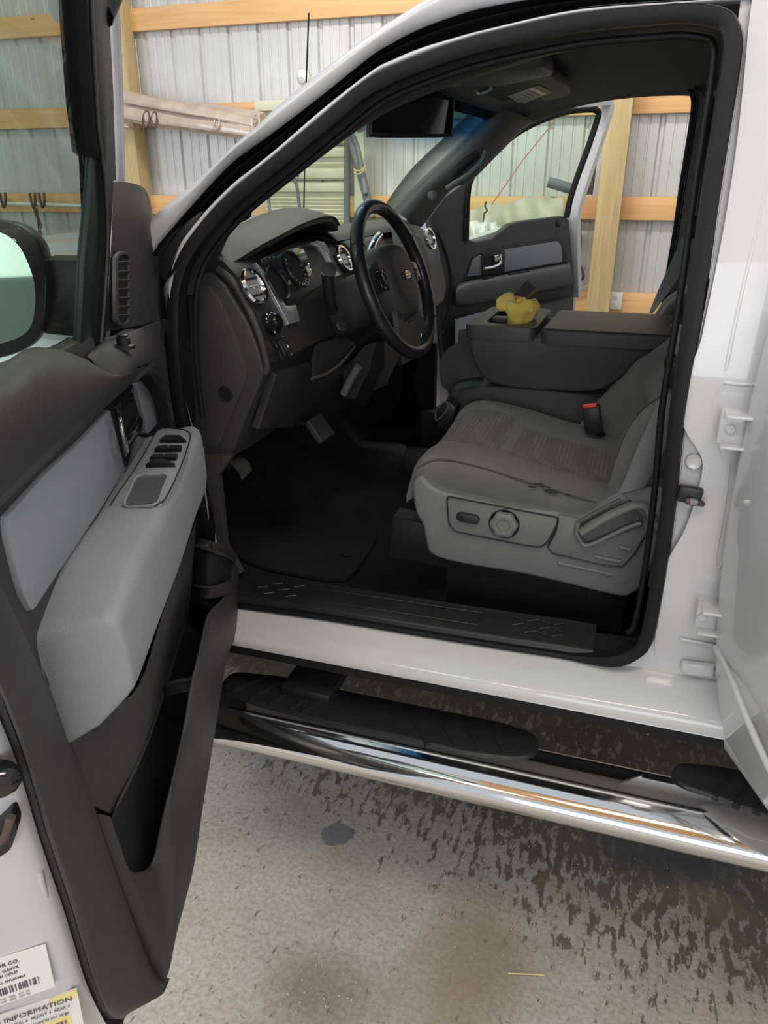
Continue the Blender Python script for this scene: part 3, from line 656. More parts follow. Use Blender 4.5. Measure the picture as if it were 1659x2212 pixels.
# --- windshield
wsr = []
top = [PY(930, 165, 1.9), ]
def wp(y, t):   # t 0 bottom .. 1 top
    b = Vector((-.98 - .22 * (1 - ((y - 2.18) / .72) ** 2), y, 1.36)); tt = Vector((-.50 - .05 * (1 - ((y - 2.18) / .7) ** 2), 2.18 + (y - 2.18) * .93, 1.745)); p = b.lerp(tt, t); p.z += .03 * math.sin(t * math.pi); return p
bm_rows = [[wp(y, t) for y in (1.47, 1.75, 2.18, 2.61, 2.90)] for t in (0, .33, .66, 1)]
ws = patch('windshield', bm_rows, WSM, TR, sub=(5, 4), angle=80)
# --- rear door, opened, its outer skin facing forward
RO = Vector((.205, 1.32, 0)); RDm = Vector((.37, -.93, 0)).normalized(); RN = Vector((-RDm.y * -1, 0, 0)); RN = Vector((RDm.y, -RDm.x, 0)).normalized()
def RL(u, v, o=0.0): return pl(u, v, RO + RN * o, RN)
edge = [(1700, 560), (1672, 660), (1650, 740), (1622, 850), (1600, 960), (1577, 1080), (1560, 1200), (1549, 1300), (1544, 1390), (1547, 1480), (1556, 1562)]
E0 = [PY(u, v, 1.30) for u, v in edge]
rows = []
for k, (s, o) in enumerate(((-.015, -.035), (0, -.012), (.004, 0), (.05, .012), (.2, .022), (.5, .03), (.85, .03))):
    rows.append([p + RDm * s + RN * (o + (.0 if i else 0)) for i, p in enumerate(E0)])
rdo = patch('rear_door', rows, WHITE, TR, sub=(3, 3), angle=80)
lowr = []
for s in (0, .1, .25, .5, .85):
    p = E0[-1] + RDm * s
    lowr.append(p)
patch('lower_skin', [[p + RN * .006 for p in lowr], [p + RN * .004 + Vector((0, 0, -.03)) for p in lowr], [p + RN * -.02 + Vector((0, 0, -.045)) for p in lowr], [p + RN * -.10 + Vector((0, 0, -.045)) for p in lowr]], WHITE, rdo, sub=(3, 2), angle=80)
cr1 = [RL(1547, 1400, .012), RL(1580, 1470, .030), RL(1612, 1550, .036), RL(1659, 1655, .036), RL(1760, 1850, .036)]
tube('body_crease', cr1, .006, WHITE, rdo, n=10)
patch('inner_door_edge', [[p + RDm * -.012 + RN * -.03 for p in E0], [p + RDm * .03 + RN * -.10 for p in E0]], WHITE, rdo, sub=(3, 1))
plate('door_core', [E0[2] + RN * -.012 + RDm * .01, E0[2] + RN * -.012 + RDm * .86, E0[-1] + RN * -.012 + RDm * .86, E0[-1] + RN * -.012 + RDm * .04], RN, .11, WHITE, rdo, bev=.01)
plate('rear_door_trim', [E0[0] + RN * -.12 + RDm * .05, E0[0] + RN * -.12 + RDm * .85, E0[-1] + RN * -.12 + RDm * .85, E0[-1] + RN * -.12 + RDm * .05], -RN, .02, CHAR, rdo, bev=.01)
# --- running board
x0b, x1b = -.95, .95; yb, zb_ = 1.225, .415
prof = []
for k in range(28):
    a = 6.2832 * k / 28; cx_, sx_ = math.cos(a), math.sin(a)
    prof.append((.085 * abs(cx_) ** .85 * (1 if cx_ > 0 else -1), .042 * abs(sx_) ** .9 * (1 if sx_ > 0 else -1)))
bm = bmesh.new(); sweep_bm(bm, [Vector((x, yb + (.02 if i in (0, 8) else 0), zb_)) for i, x in enumerate([x0b, -.86, -.7, -.3, 0, .3, .6, .86, x1b])], prof, up=Z_)
rb = finish(bm, 'running_board', CHROME, TR, angle=80)
def pad(name, L, ztop):
    P = rnd([PZ(u, v, ztop) for u, v in L], .03, 4)
    return plate(name, P, (0, 0, 1), .032, DARK, rb, bev=.010, seg=3)
zt_ = .462
pd1 = pad('step_pad', [(470, 1480), (500, 1446), (609, 1456), (719, 1482), (881, 1515), (1072, 1553), (1140, 1573), (1168, 1592), (1158, 1632), (1120, 1640), (1013, 1628), (851, 1590), (682, 1556), (535, 1518)], zt_)
pd2 = pad('step_pad', [(1452, 1655), (1466, 1642), (1560, 1650), (1720, 1690), (1900, 1730), (1900, 1850), (1700, 1775), (1560, 1725), (1480, 1700), (1455, 1682)], zt_)
def treads(pd, L):
    for a, b in L:
        p, q = PZ(*a, zt_ + .003), PZ(*b, zt_ + .003); d = (q - p).normalized(); n = Vector((-d.y, d.x, 0)) * .006
        plate('tread_bar', [p - n, q - n, q + n, p + n], (0, 0, 1), .012, RUBBER2, pd, bev=.003)
treads(pd1, [((500, 1490), (572, 1460)), ((537, 1508), (610, 1468)), ((580, 1520), (660, 1474)), ((625, 1530), (705, 1484)), ((650, 1536), (735, 1492)), ((880, 1530), (925, 1605)), ((945, 1540), (988, 1612)), ((1005, 1552), (1040, 1620)), ((1062, 1562), (1090, 1622))])
treads(pd2, [((1545, 1715), (1590, 1665)), ((1590, 1735), (1630, 1680)), ((1635, 1748), (1680, 1694))])
box('mount_bracket', (-.60, 1.42, .47), (.12, .30, .03), DARK, rb, bev=.006); box('bracket_plate', (-.60, 1.44, .50), (.115, .012, .08), DARK, rb, bev=.003)
box('mount_bracket', (.62, 1.42, .47), (.12, .30, .03), DARK, rb, bev=.006)
# --- floor, firewall, unseen light-blocking rear wall, mat, scuff plate
fl_ = box('cab_floor', (.1, 2.18, .50), (2.9, 1.60, .06), CARPET, TR, bev=0)
plate('firewall', [Vector((-1.30, 1.40, .5)), Vector((-1.30, 2.96, .5)), Vector((-1.22, 2.96, 1.30)), Vector((-1.22, 1.40, 1.30))], (1, 0, 0), .03, RUBBER2, TR, bev=0)
plate('toe_board', [Vector((-1.00, 1.42, .535)), Vector((-1.00, 2.94, .535)), Vector((-1.29, 2.94, .80)), Vector((-1.29, 1.42, .80))], (.6, 0, .7), .02, CARPET, TR, bev=0)
plate('cab_rear_light_block', [Vector((1.45, 1.40, .5)), Vector((1.45, 1.46, 1.80)), Vector((1.45, 2.9, 1.80)), Vector((1.45, 2.96, .5))], (-1, 0, 0), .03, DARK, TR, bev=0)  # unseen windowless cab back, added to block light from the rear
patch('transmission_hump', [[Vector((x, y, .53 + h * k)) for y, h in ((1.98, 0), (2.03, .06), (2.12, .11), (2.24, .11), (2.33, .06), (2.38, 0))] for x, k in ((-1.28, 2.2), (-1.0, 1.5), (-.6, 1.0), (1.3, 1))], CARPET, TR, sub=(3, 3))
mt = [PZ(u, v, .545) for u, v in [(500, 1195), (570, 1225), (700, 1248), (752, 1248), (775, 1225), (810, 1170), (850, 1090), (860, 1020), (880, 960), (760, 930), (640, 960), (540, 1010), (500, 1080)]]
mt = rnd([Vector((min(p.x, -.30), p.y, p.z)) for p in mt], .04, 3)
mto = plate('floor_mat', mt, (0, 0, 1), .012, MATF, TR, bev=.004)
lathe('mat_stud', PZ(748, 1196, .55), (0, 0, 1), [(.001, 0), (.016, 0), (.014, .004), (.006, .003), (.001, .003)], MATF, mto, seg=20)
sc = [Vector((x, y, z)) for x, y, z in ()]
scr = []
SU = [440, 535, 700, 900, 1080, 1200, 1279]
for y, dz, dd_ in ((1.352, .004, 0), (1.356, .016, 0), (1.366, .021, 0), (1.41, .022, 0), (1.45, .020, 0), (1.468, .014, 0), (1.475, -.07, 0)):
    scr.append([Vector((PY(u, seal_v.get(u, 1429), 1.35).x, y, PY(u, seal_v.get(u, 1429), 1.35).z + dz)) for u in SU])
scp = patch('scuff_plate', scr, DARK, TR, sub=(4, 2), angle=50)
scr2 = []
SU2 = [1270, 1345, 1420, 1500]
for y, dz in ((1.37, .004), (1.40, .010), (1.45, .008), (1.475, -.07)): scr2.append([Vector((PY(u, seal_v.get(u, 1427), 1.35).x, y, PY(u, seal_v.get(u, 1427), 1.35).z + dz)) for u in SU2])
patch('sill_carpet_edge', scr2, CARPET, TR, sub=(3, 2), angle=50)
def on_scuff(x, y):
    # height of the plate top at x
    xs_ = [p.x for p in scr[3]]; zs_ = [p.z for p in scr[3]]
    for a, b, za, zb2 in zip(xs_, xs_[1:], zs_, zs_[1:]):
        if a <= x <= b: return Vector((x, y, za + (zb2 - za) * (x - a) / (b - a) + .0005))
    return Vector((x, y, zs_[-1]))
def dia(xc):
    for i in range(4):
        for j in range(3):
            x = xc + (i - 1.5) * .028; y = 1.388 + j * .024; s = 1 if (i + j) % 2 else -1
            tube('raised_tread', [on_scuff(x - .011, y - .006 * s), on_scuff(x + .011, y + .006 * s)], .0022, DARK, scp, n=6, sub=1)
dia(-.72); dia(-.115)
for a, b in (((-.62, 1.385), (-.24, 1.385)), ((-.62, 1.437), (-.24, 1.437)), ((-.62, 1.385), (-.62, 1.437)), ((-.24, 1.385), (-.24, 1.437))):
    tube('raised_outline', [on_scuff(*a), on_scuff((a[0] + b[0]) / 2, (a[1] + b[1]) / 2), on_scuff(*b)], .0015, DARK, scp, n=6, sub=2)
# --- driver-side A pillar inner trim (seal to glass edge) and header
ai = [(392, 640), (412, 560), (455, 495), (505, 440), (552, 402), (605, 360), (705, 276), (806, 196), (870, 165), (940, 140), (1060, 100), (1250, 55), (1480, 38), (1560, 50)]
ao = [(440, 640), (446, 600), (470, 530), (498, 486), (534, 453), (600, 402), (659, 356), (760, 281), (838, 233), (940, 190), (1060, 150), (1250, 95), (1480, 62), (1545, 75)]
AI = [PS(u, v, .03) for u, v in ai]; AO = [PS(u, v, .10) for u, v in ao]
pil = patch('pillar_trim', [[p + Vector((0, -.02, 0)) for p in AI], AI, [p + Vector((0, -.006, .004)) for p in lerp(AI, AO, .5)], AO, [p + Vector((-.01, .05, .0)) for p in AO]], CHAR, TR, sub=(4, 3), angle=70)
kn = plate('trim_clip', rnd([PS(u, v, .09) for u, v in [(496, 470), (520, 458), (536, 452), (532, 470), (520, 478), (505, 484)]], .006), (0, -1, 0), .02, DARK, pil)
# B pillar inner trim, driver side
bi = [PS(u, v, .05) for u, v in [(1570, 50), (1572, 120), (1560, 200), (1546, 290), (1524, 430), (1502, 590), (1482, 720), (1458, 880), (1444, 1030), (1430, 1150), (1408, 1280)]]
patch('b_pillar_trim', [bi, [p + Vector((-.004, .04, 0)) for p in bi], [p + Vector((.06, .09, 0)) for p in bi], [p + Vector((.16, .09, 0)) for p in bi]], CHAR, TR, sub=(4, 3), angle=70)
# --- headliner
near = [(560, 400), (940, 196), (1060, 150), (1250, 95), (1480, 64), (1560, 80)]
hl = []
xsn = [-.52, -.40, -.25, -.05, .12, .4, 1.4]
zn = {-.52: 1.715, -.40: 1.735, -.25: 1.762, -.05: 1.782, .12: 1.785, .4: 1.785, 1.4: 1.77}
for y, dz, dx in ((1.47, 0, 0), (1.50, .028, 0), (1.62, .05, -.01), (1.85, .065, -.03), (2.18, .070, -.04), (2.5, .065, -.03), (2.70, .05, -.01), (2.84, .03, 0), (2.90, .018, 0)):
    hl.append([Vector((x + (dx * 1.6 if i < 2 else 0) - (.03 if i == 0 else 0), y, zn[x] + (dz if i else dz * .15 + .008) + (.022 if i == 1 else 0) * (dz > .03))) for i, x in enumerate(xsn)])
patch('headliner', hl, LINER, TR, sub=(4, 3), thick=(0, 0, .012), angle=80)
# far header rail and far pillars trims, following the passenger opening
Aft = lambda L, y: [PY(u, v, y) for u, v in L]
fw_ = [(850, 455), (905, 400), (960, 348), (1010, 300), (1060, 252), (1086, 238)]      # windshield side
fr_ = [(905, 490), (966, 412), (1010, 392), (1062, 341), (1128, 276), (1150, 262)]      # door side
W1 = [PY(u, v, 2.86 - .02 * i) for i, (u, v) in enumerate(fw_)]; R1 = [PY(u, v, 2.94 - .015 * i) for i, (u, v) in enumerate(fr_)]
mm = [p + Vector((.015, -.045, 0)) for p in lerp(W1, R1, .5)]
far_p = patch('far_pillar_trim', [[p + Vector((-.03, .05, 0)) for p in W1], W1, mm, R1, [p + Vector((0, .05, 0)) for p in R1]], PILL, TR, sub=(4, 4), angle=80)
hb = [PY(u, v, 2.80) for u, v in [(978, 378), (1000, 356), (1030, 330)]]
tube('handle_recess', [p + Vector((0, .012, 0)) for p in hb], .017, RUBBER2, far_p, n=14)
tube('grab_handle', [PY(u, v, 2.78) for u, v in [(965, 408), (985, 395), (1012, 378), (1040, 350), (1050, 325)]], .010, PILL, far_p, n=12)
lathe('screw_cap', PY(934, 422, 2.82), (.3, -1, 0), [(.001, 0), (.017, 0), (.017, .006), (.012, .009), (.001, .010)], PILL, far_p, seg=24)
# header strip above the passenger opening
hh = [(1128, 274), (1160, 258), (1190, 246), (1240, 229), (1300, 216), (1370, 207), (1450, 203), (1500, 205), (1522, 220), (1529, 250), (1522, 330), (1510, 420), (1497, 520), (1490, 640), (1486, 720)]
H1 = [PY(u, v, 2.93) for u, v in hh]
H0 = offs(H1 + [PY(1100, 700, 2.93)], .05)[:len(H1)]
patch('far_header_trim', [[p + Vector((0, -.07, .02)) for p in H0], [p + Vector((0, -.03, 0)) for p in H0], [p + Vector((0, 0, 0)) for p in H1], [p + Vector((0, .05, 0)) for p in H1]], LINER, TR, sub=(4, 3), angle=80)
bt_ = [(1529, 250), (1522, 330), (1510, 420), (1497, 520), (1490, 640), (1484, 760)]
Bt = [PY(u, v, 2.93) for u, v in bt_]
patch('far_b_pillar_trim', [[p + Vector((0, .05, 0)) for p in Bt], Bt, [p + Vector((.03, -.04, 0)) for p in Bt], [p + Vector((.13, -.05, 0)) for p in Bt], [p + Vector((.22, 0, 0)) for p in Bt]], CHAR, TR, sub=(4, 3), angle=80)
# far kick panel, ahead of the passenger opening
plate('far_kick_panel', [PY(u, v, 2.955) for u, v in [(780, 700), (905, 700), (905, 770), (893, 830), (912, 880), (905, 925), (780, 925)]], (0, -1, 0), .03, CHAR, TR)
box('far_sill_trim', (.36, 2.965, .60), (2.3, .10, .15), CHAR, TR, bev=.01)
box('far_cowl_side', (-1.02, 2.975, .72), (.56, .04, .46), CARPET, TR, bev=.01)
# --- sun visors
def visor(name, L, y0, lab=None):
    pass
vz = Vector((-.25, 0, .97)).normalized()
V1 = rnd([PZ(u, v, 1.775) for u, v in [(1040, 196), (1160, 150), (1232, 192), (1230, 206), (1118, 238)]], .03, 3)
vi = plate('sun_visor', V1, (0, 0, -1), .022, CHAR, TR, bev=.006)
lb = [PZ(u, v, 1.7735) for u, v in [(1097, 208), (1164, 184), (1193, 199), (1126, 226)]]
vl = plate('visor_label', lb, (0, 0, -1), .001, PAPER, vi, bev=0)
lbs = [PZ(u, v, 1.7728) for u, v in [(1150, 189), (1164, 184), (1193, 199), (1180, 204)]]
plate('label_band', lbs, (0, 0, -1), .0008, ORNG, vl, bev=0)
for k in range(5):
    a = PZ(1105 + k * 9 + 3, 211 - k * 3.5, 1.7725); b = PZ(1127 + k * 9 + 3, 221 - k * 3.5, 1.7725)
    tube('print_line', [a, b], .0012, INKG, vl, n=4, sub=1)
V2 = rnd([PZ(u, v, 1.765) for u, v in [(938, 172), (1060, 156), (1172, 145), (1196, 164), (1080, 188), (950, 186)]], .02, 3)
plate('overhead_console', V2, (0, 0, -1), .03, PILL, TR, bev=.008)
tube('visor_rod', [PZ(u, v, 1.765) for u, v in [(1028, 198), (1040, 200), (1060, 192)]], .006, SATIN, TR, n=8)
# --- interior mirror
mc = PY(888, 250, 2.12); mn = Vector((.66, -.74, -.10)).normalized(); mx_, my_, mz_ = frame3(mn, (-.04, .0, 1))
if mx_.dot(RT) < 0: mx_ = -mx_
def mloop(w, h, d, k=.0): 
    L = [mc + mx_ * (a * w) + my_ * (b * h) + mn * d for a, b in ((-1, -.82), (-.96, .75), (-.85, 1), (0, 1.02), (.9, .88), (1, .7), (1, -.8), (.92, -1), (0, -1.02), (-.9, -.98))]
    return L
mw, mh = .122, .050
rm = loft('rear_view_mirror', [mloop(mw * .55, mh * .6, -.045), mloop(mw * .9, mh * .9, -.03), mloop(mw, mh, -.008), mloop(mw, mh, .004), mloop(mw * .965, mh * .9, .007)], DARK, TR, rsub=4, angle=60)
plate('mirror_glass', spline(mloop(mw * .93, mh * .82, .0085), 4, True), mn, .001, mat('mirror_silver', (.5, .5, .52), .02, metal=1), rm, bev=0)
tube('mirror_stem', [mc - mn * .04, mc - mn * .07 + Z_ * .03, mc + Vector((-.12, 0, .09))], .010, DARK, rm, n=10)
# --- dashboard : XZ sections lofted across the cab
def dsec(y, e=0.0, drop=0.0, top=0.0):
    q = [(-.845, .950), (-.800, 1.06), (-.753, 1.153), (-.736, 1.172), (-.748, 1.243), (-.775, 1.30), (-.797, 1.345), (-.835, 1.378), (-.90, 1.392 + top), (-1.02, 1.398 + top), (-1.20, 1.36), (-1.22, 1.15), (-1.20, .95)]
    return [Vector((x + e, y, z - (drop * (1.2 - z) / .25 if z < 1.2 else 0))) for x, z in q]
secs = [dsec(1.475), dsec(1.50, .004), dsec(1.60, .008), dsec(1.75, .002), dsec(2.05, .02), dsec(2.10, .055, -.10), dsec(2.35, .055, -.10), dsec(2.42, .02), dsec(2.70, .01), dsec(2.88, 0)]
dash = loft('dashboard', secs, CHAR2, TR, sub=3, angle=35)
# end cap with fuse-box cover
cap = [(410, 592), (417, 589), (452, 586), (462, 592), (484, 615), (512, 660), (536, 700), (556, 752), (570, 801), (568, 813), (530, 905), (503, 982), (470, 992), (430, 985)]
ec = plate('dash_end_cap', [PY(u, v, 1.455) for u, v in cap], (0, -1, 0), .03, CHAR, dash, bev=.006, seg=3)
cov = [(404, 621), (450, 620), (470, 642), (492, 686), (508, 730), (522, 768), (534, 806), (526, 836), (500, 898), (478, 950), (462, 985), (425, 985), (415, 800)]
cvp = plate('fuse_box_cover', [PY(u, v, 1.4505) for u, v in cov], (0, -1, 0), .012, CHAR, ec, bev=.004)
lathe('finger_hole', PY(487, 851, 1.4495), (0, -1, 0), [(.001, -.012), (.012, -.010), (.0155, 0), (.0165, .0015), (.018, 0)], RUBBER2, cvp, seg=28)
# dash upper pad edges, gauge hood
hr0 = [((486, 566), 1.49), ((512, 553), 1.53), ((556, 526), 1.60), ((598, 504), 1.68), ((645, 480), 1.79), ((690, 465), 1.92), ((718, 466), 2.02), ((729, 482), 2.08)]
lip = [PY(*p, y) for p, y in hr0]
r1 = [p + Vector((-.10, 0, .016)) for p in lip]; r2 = [Vector((p.x * .3 - .98 * .7 - .02, p.y, 1.415)) for p in lip]; r3 = [Vector((-1.18, p.y, 1.365)) for p in lip]
und = [p + Vector((-.012, .004, -.022)) for p in lip]; und2 = [p + Vector((-.13, .0, -.03)) for p in lip]
gh = patch('gauge_hood', [und2, und, [p + Vector((.0, 0, -.010)) for p in lip], lip, r1, r2, r3], CHAR2, dash, sub=(4, 3), angle=80)
# instrument cluster
cz = Vector((.80, 0, .35)).normalized()
def CL(u, v, x=-.762): return pl(u, v, (x, 0, 1.30), (.87, 0, .49))
bzl = plate('cluster_bezel', rnd([CL(u, v) for u, v in [(560, 560), (640, 520), (700, 520), (738, 590), (660, 640), (640, 665), (616, 672)]], .02), (.87, 0, .49), .05, DARK, dash, bev=.005)
plate('gauge_lens', rnd([CL(u, v, -.757) for u, v in [(575, 568), (618, 540), (655, 530), (676, 590), (652, 612), (632, 628), (617, 640)]], .015), (.87, 0, .49), .004, CAMO, bzl, bev=.001)
for (u, v), r in (((640, 582), .042), ((600, 612), .036)):
    g = lathe('gauge_ring', CL(u, v, -.752), (.87, 0, .49), [(r, 0), (r + .003, .004), (r + .005, 0)], DARK, bzl, seg=36)
for k in range(14):
    a = 2.3 + k * .32; c0 = CL(640, 582, -.751); xx, yy, nn_ = frame3((.87, 0, .49))
    tube('gauge_tick', [c0 + xx * .034 * math.cos(a) + yy * .034 * math.sin(a), c0 + xx * .040 * math.cos(a) + yy * .040 * math.sin(a)], .0009, PVC, bzl, n=4, sub=1)
for k in range(3): tube('warning_lamp', [CL(572 + k * 9, 558 - k * 1.5, -.752), CL(575 + k * 9, 557 - k * 1.5, -.752)], .0012, INKG, bzl, n=4, sub=1)
# satin trims either side of the cluster
def DF(u, v, x=-.735): return pl(u, v, (x, 0, 1.25), (.90, 0, .43))
plate('satin_trim', [DF(u, v) for u, v in [(553, 567), (560, 572), (590, 610), (618, 660), (640, 658), (649, 693), (624, 700), (608, 668), (580, 616)]], (.9, 0, .43), .01, SATIN, dash, bev=.002)
plate('satin_trim', [DF(u, v, -.735) for u, v in [(668, 526), (684, 519), (700, 522), (711, 536), (722, 560), (742, 591), (727, 597), (712, 570), (700, 548), (690, 534)]], (.9, 0, .43), .01, SATIN, dash, bev=.002)
# round vents with chrome rings
def vent(c, r, n, name='air_vent', ring=CHROME):
    v = lathe(name, c, n, [(r, -.004), (r + .005, .004), (r + .003, .010), (r - .003, .009), (r - .006, .002)], ring, dash, seg=40)
    lathe('vent_bowl', c, n, [(r - .004, .004), (r - .010, -.001), (.001, -.003)], SATIN if ring is CHROME else DARK, v, seg=32)
    xx, yy, nn_ = frame3(n)
    for k in (-1, 0, 1):
        hw = math.sqrt(max(.0001, (r * .85) ** 2 - (k * r * .5) ** 2))
        plate('vent_blade', [c + nn_ * .004 + xx * (s * hw) + yy * (k * r * .5 + q) for s, q in ((-1, -.002), (1, -.002), (1, .002), (-1, .002))], yy, .001, DARK, v, bev=0) if False else tube('vent_blade', [c + nn_ * .003 + xx * -hw + yy * (k * r * .5), c + nn_ * .003 + xx * hw + yy * (k * r * .5)], .0035, DARK if k else SATIN, v, n=8, sub=1)
    return v
fn = Vector((.88, -.12, .45)).normalized()
fn = Vector((.90, -.04, .43)).normalized()
vent(DF(546, 621, -.736), .036, fn)
vent(DF(741, 560, -.728), .033, fn)
vent(PX(927, 517, -.70), .034, Vector((.93, -.1, .3)))
# headlamp knob, brake switch
hk_ = DF(588, 698, -.734)
kb = lathe('headlamp_knob', hk_, fn, [(.027, -.006), (.027, .002), (.019, .004), (.018, .016), (.014, .019), (.001, .019)], GLOSSK, dash, seg=32)
for a in (.6, 1.1, 2.0, 2.6, 4.2): 
    xx, yy, nn_ = frame3(fn); box('knob_mark', hk_ + xx * .0225 * math.cos(a) + yy * .0225 * math.sin(a) + nn_ * .003, (.004, .004, .001), PVC, kb, axes=(xx, yy, nn_), bev=0)
bs = DF(609, 753, -.726); xx, yy, nn_ = frame3((.9, 0, .43))
sw = box('brake_switch', bs, (.052, .046, .012), GLOSSK, dash, axes=(xx, yy, nn_), bev=.003)
box('switch_frame', bs + nn_ * .006 + xx * .004, (.034, .034, .004), DARK, sw, axes=(xx, yy, nn_), bev=.002); box('switch_key', bs + nn_ * .010 + xx * .004, (.022, .022, .006), DARK, sw, axes=(xx, yy, nn_), bev=.002)
plate('key_mark', [bs + nn_ * .0138 + xx * (.004 + a) + yy * b for a, b in ((-.003, -.004), (.003, -.004), (0, .004))], nn_, .0006, PVC, sw, bev=0)
# ridge strip along the left end of the face
tube('face_ridge', [PY(u, v, 1.462) for u, v in [(470, 582), (500, 606), (530, 655), (556, 712), (577, 786), (572, 806)]], .008, CHAR, dash, n=10)
# knee panel, flat cubby shade and lower column cover
kp = plate('knee_panel', [pl(u, v, (-.735, 0, 1.15), (.93, 0, -.36)) for u, v in [(600, 808), (672, 786), (690, 830), (770, 780), (800, 800), (760, 880), (640, 925), (560, 930)]], (.93, 0, -.36), .02, CHAR2, dash, bev=.01)
cb = plate('cubby_shade', rnd([DF(u, v, -.728) for u, v in [(684, 745), (700, 738), (745, 728), (768, 742), (738, 780), (705, 808), (676, 815), (676, 770)]], .012), (.9, 0, .43), .004, RUBBER2, dash, bev=.001)  # flat black plate: the cubby's shaded recess is put into its colour
tube('cubby_lip', [DF(u, v, -.724) for u, v in [(674, 818), (705, 808), (738, 784), (766, 748)]], .004, CHAR, cb, n=8)
# hood release, lower bits
tube('hood_release', [PY(u, v, 1.55) for u, v in [(523, 958), (532, 956), (541, 950)]], .007, SATIN, dash, n=8)
tube('wire_loom', [PY(u, v, 1.75) for u, v in [(625, 925), (645, 912), (660, 918)]], .006, RUBBER, dash, n=8)
# centre stack: audio panel, trims
def CS(u, v, x=-.675): return pl(u, v, (x, 0, 1.25), (.93, 0, .37))
st = plate('centre_stack', rnd([CS(u, v, -.68) for u, v in [(868, 478), (905, 486), (945, 520), (966, 620), (960, 650), (905, 690), (880, 560)]], .02), (.93, 0, .37), .04, PILL, dash, bev=.008)
plate('audio_panel', rnd([CS(u, v, -.672) for u, v in [(872, 492), (896, 496), (925, 560), (934, 600), (920, 640), (905, 600), (890, 540)]], .01), (.93, 0, .37), .004, DARK, st, bev=.002)
plate('display_trim', rnd([CS(u, v, -.668) for u, v in [(893, 512), (905, 520), (928, 588), (916, 592)]], .006), (.93, 0, .37), .003, PILL, st, bev=.001)
plate('lower_stack', [PX(u, v, -.74) for u, v in [(800, 770), (868, 700), (868, 760), (836, 830), (800, 850)]], (1, 0, 0), .03, CHAR, dash)
plate('far_knee_panel', [PX(u, v, -.78) for u, v in [(858, 700), (905, 670), (905, 770), (868, 790)]], (1, 0, 0), .03, CHAR2, dash)
patch('dash_top_far', [[Vector((x, y, z)) for y in (2.05, 2.3, 2.6, 2.9)] for x, z in ((-.80, 1.385), (-.84, 1.405), (-.95, 1.41), (-1.20, 1.37))], CHAR2, dash, sub=(3, 4))
# --- steering wheel
SW = Vector((-.579, 1.881, 1.306)); tl, yw_ = .356, -.087
wn_ = Vector((math.cos(tl) * math.cos(yw_), math.cos(tl) * math.sin(yw_), math.sin(tl))); wa = Z_.cross(wn_).normalized(); wb = wn_.cross(wa)
def SWP(a, b, c=0): return SW + wa * a + wb * b + wn_ * c      # a: towards passenger side, b: up the wheel
Rr = .183
bm = bmesh.new(); sweep_bm(bm, [SWP(Rr * math.cos(t), Rr * math.sin(t)) for t in [6.28318 * k / 72 for k in range(72)]], circ(.0165, 14), closed=True)
swo = finish(bm, 'steering_wheel', LEATH, TR, angle=80)
for t in (0.55, 2.6, 3.7, 5.6):
    c0 = SWP(Rr * math.cos(t), Rr * math.sin(t)); tg = (wb * math.cos(t) - wa * math.sin(t)); xx, yy, _ = frame3(tg)
    tube('rim_seam', [c0 + xx * .0168 * math.cos(q) + yy * .0168 * math.sin(q) for q in [6.2832 * j / 16 for j in range(16)]], .0012, RUBBER2, swo, closed=True, n=6, sub=1)
for t0, t1 in ((-.55, -.1), (.12, .5), (2.65, 3.0), (3.3, 3.65)):
    pass
for i in range(26):
    t = (-.50 + i * .04) 
    c0 = SWP((Rr - .0145) * math.cos(t), (Rr - .0145) * math.sin(t), .006)
    tube('stitch', [c0 - wn_ * .004 + wa * .001, c0 + wn_ * .004], .0009, RUBBER2, swo, n=4, sub=1)
hubr = []
for (s, o) in ((1.0, -.05), (1.02, -.02), (1.0, .0), (.9, .018), (.70, .028)):
    hubr.append([SWP(a * s, b * s, o) for a, b in ((-.088, .05), (-.06, .082), (0, .09), (.06, .082), (.088, .05), (.092, 0), (.075, -.05), (.045, -.09), (0, -.098), (-.045, -.09), (-.075, -.05), (-.092, 0))])
hub = loft('hub_cover', hubr, CHAR, swo, rsub=3, sub=2, angle=60)
pd_ = [SWP(a, b, .029) for a, b in ((-.060, .042), (-.035, .062), (.035, .062), (.060, .042), (.064, 0), (.045, -.045), (.02, -.066), (-.02, -.066), (-.045, -.045), (-.064, 0))]
plate('airbag_pad', spline(pd_, 4, True), wn_, .012, CHAR2, swo, bev=.005, seg=3)
def spoke(L, w0, w1, name='spoke', m=CHAR, z=.0, t=.016):
    P = spline([SWP(*p) for p in L], 5); n = len(P); rows = []
    for i, p in enumerate(P):
        tg = (P[min(i + 1, n - 1)] - P[max(i - 1, 0)]).normalized(); sd = wn_.cross(tg).normalized(); w = w0 + (w1 - w0) * i / (n - 1)
        rows.append([p - sd * w - wn_ * t * .5, p - sd * w * .85 + wn_ * t * .3, p + wn_ * t * .5, p + sd * w * .85 + wn_ * t * .3, p + sd * w - wn_ * t * .5, p - wn_ * t])
    return loft(name, rows, m, swo, cap=True, angle=60)
spoke([(-.07, .02, .0), (-.12, .015, -.005), (-.178, .01, 0)], .045, .024)
spoke([(.07, .02, .0), (.12, .015, -.005), (.178, .01, 0)], .045, .024)
spoke([(-.045, -.07, .0), (-.068, -.11, 0), (-.095, -.152, 0)], .020, .017)
spoke([(.045, -.07, .0), (.068, -.11, 0), (.095, -.152, 0)], .020, .017)
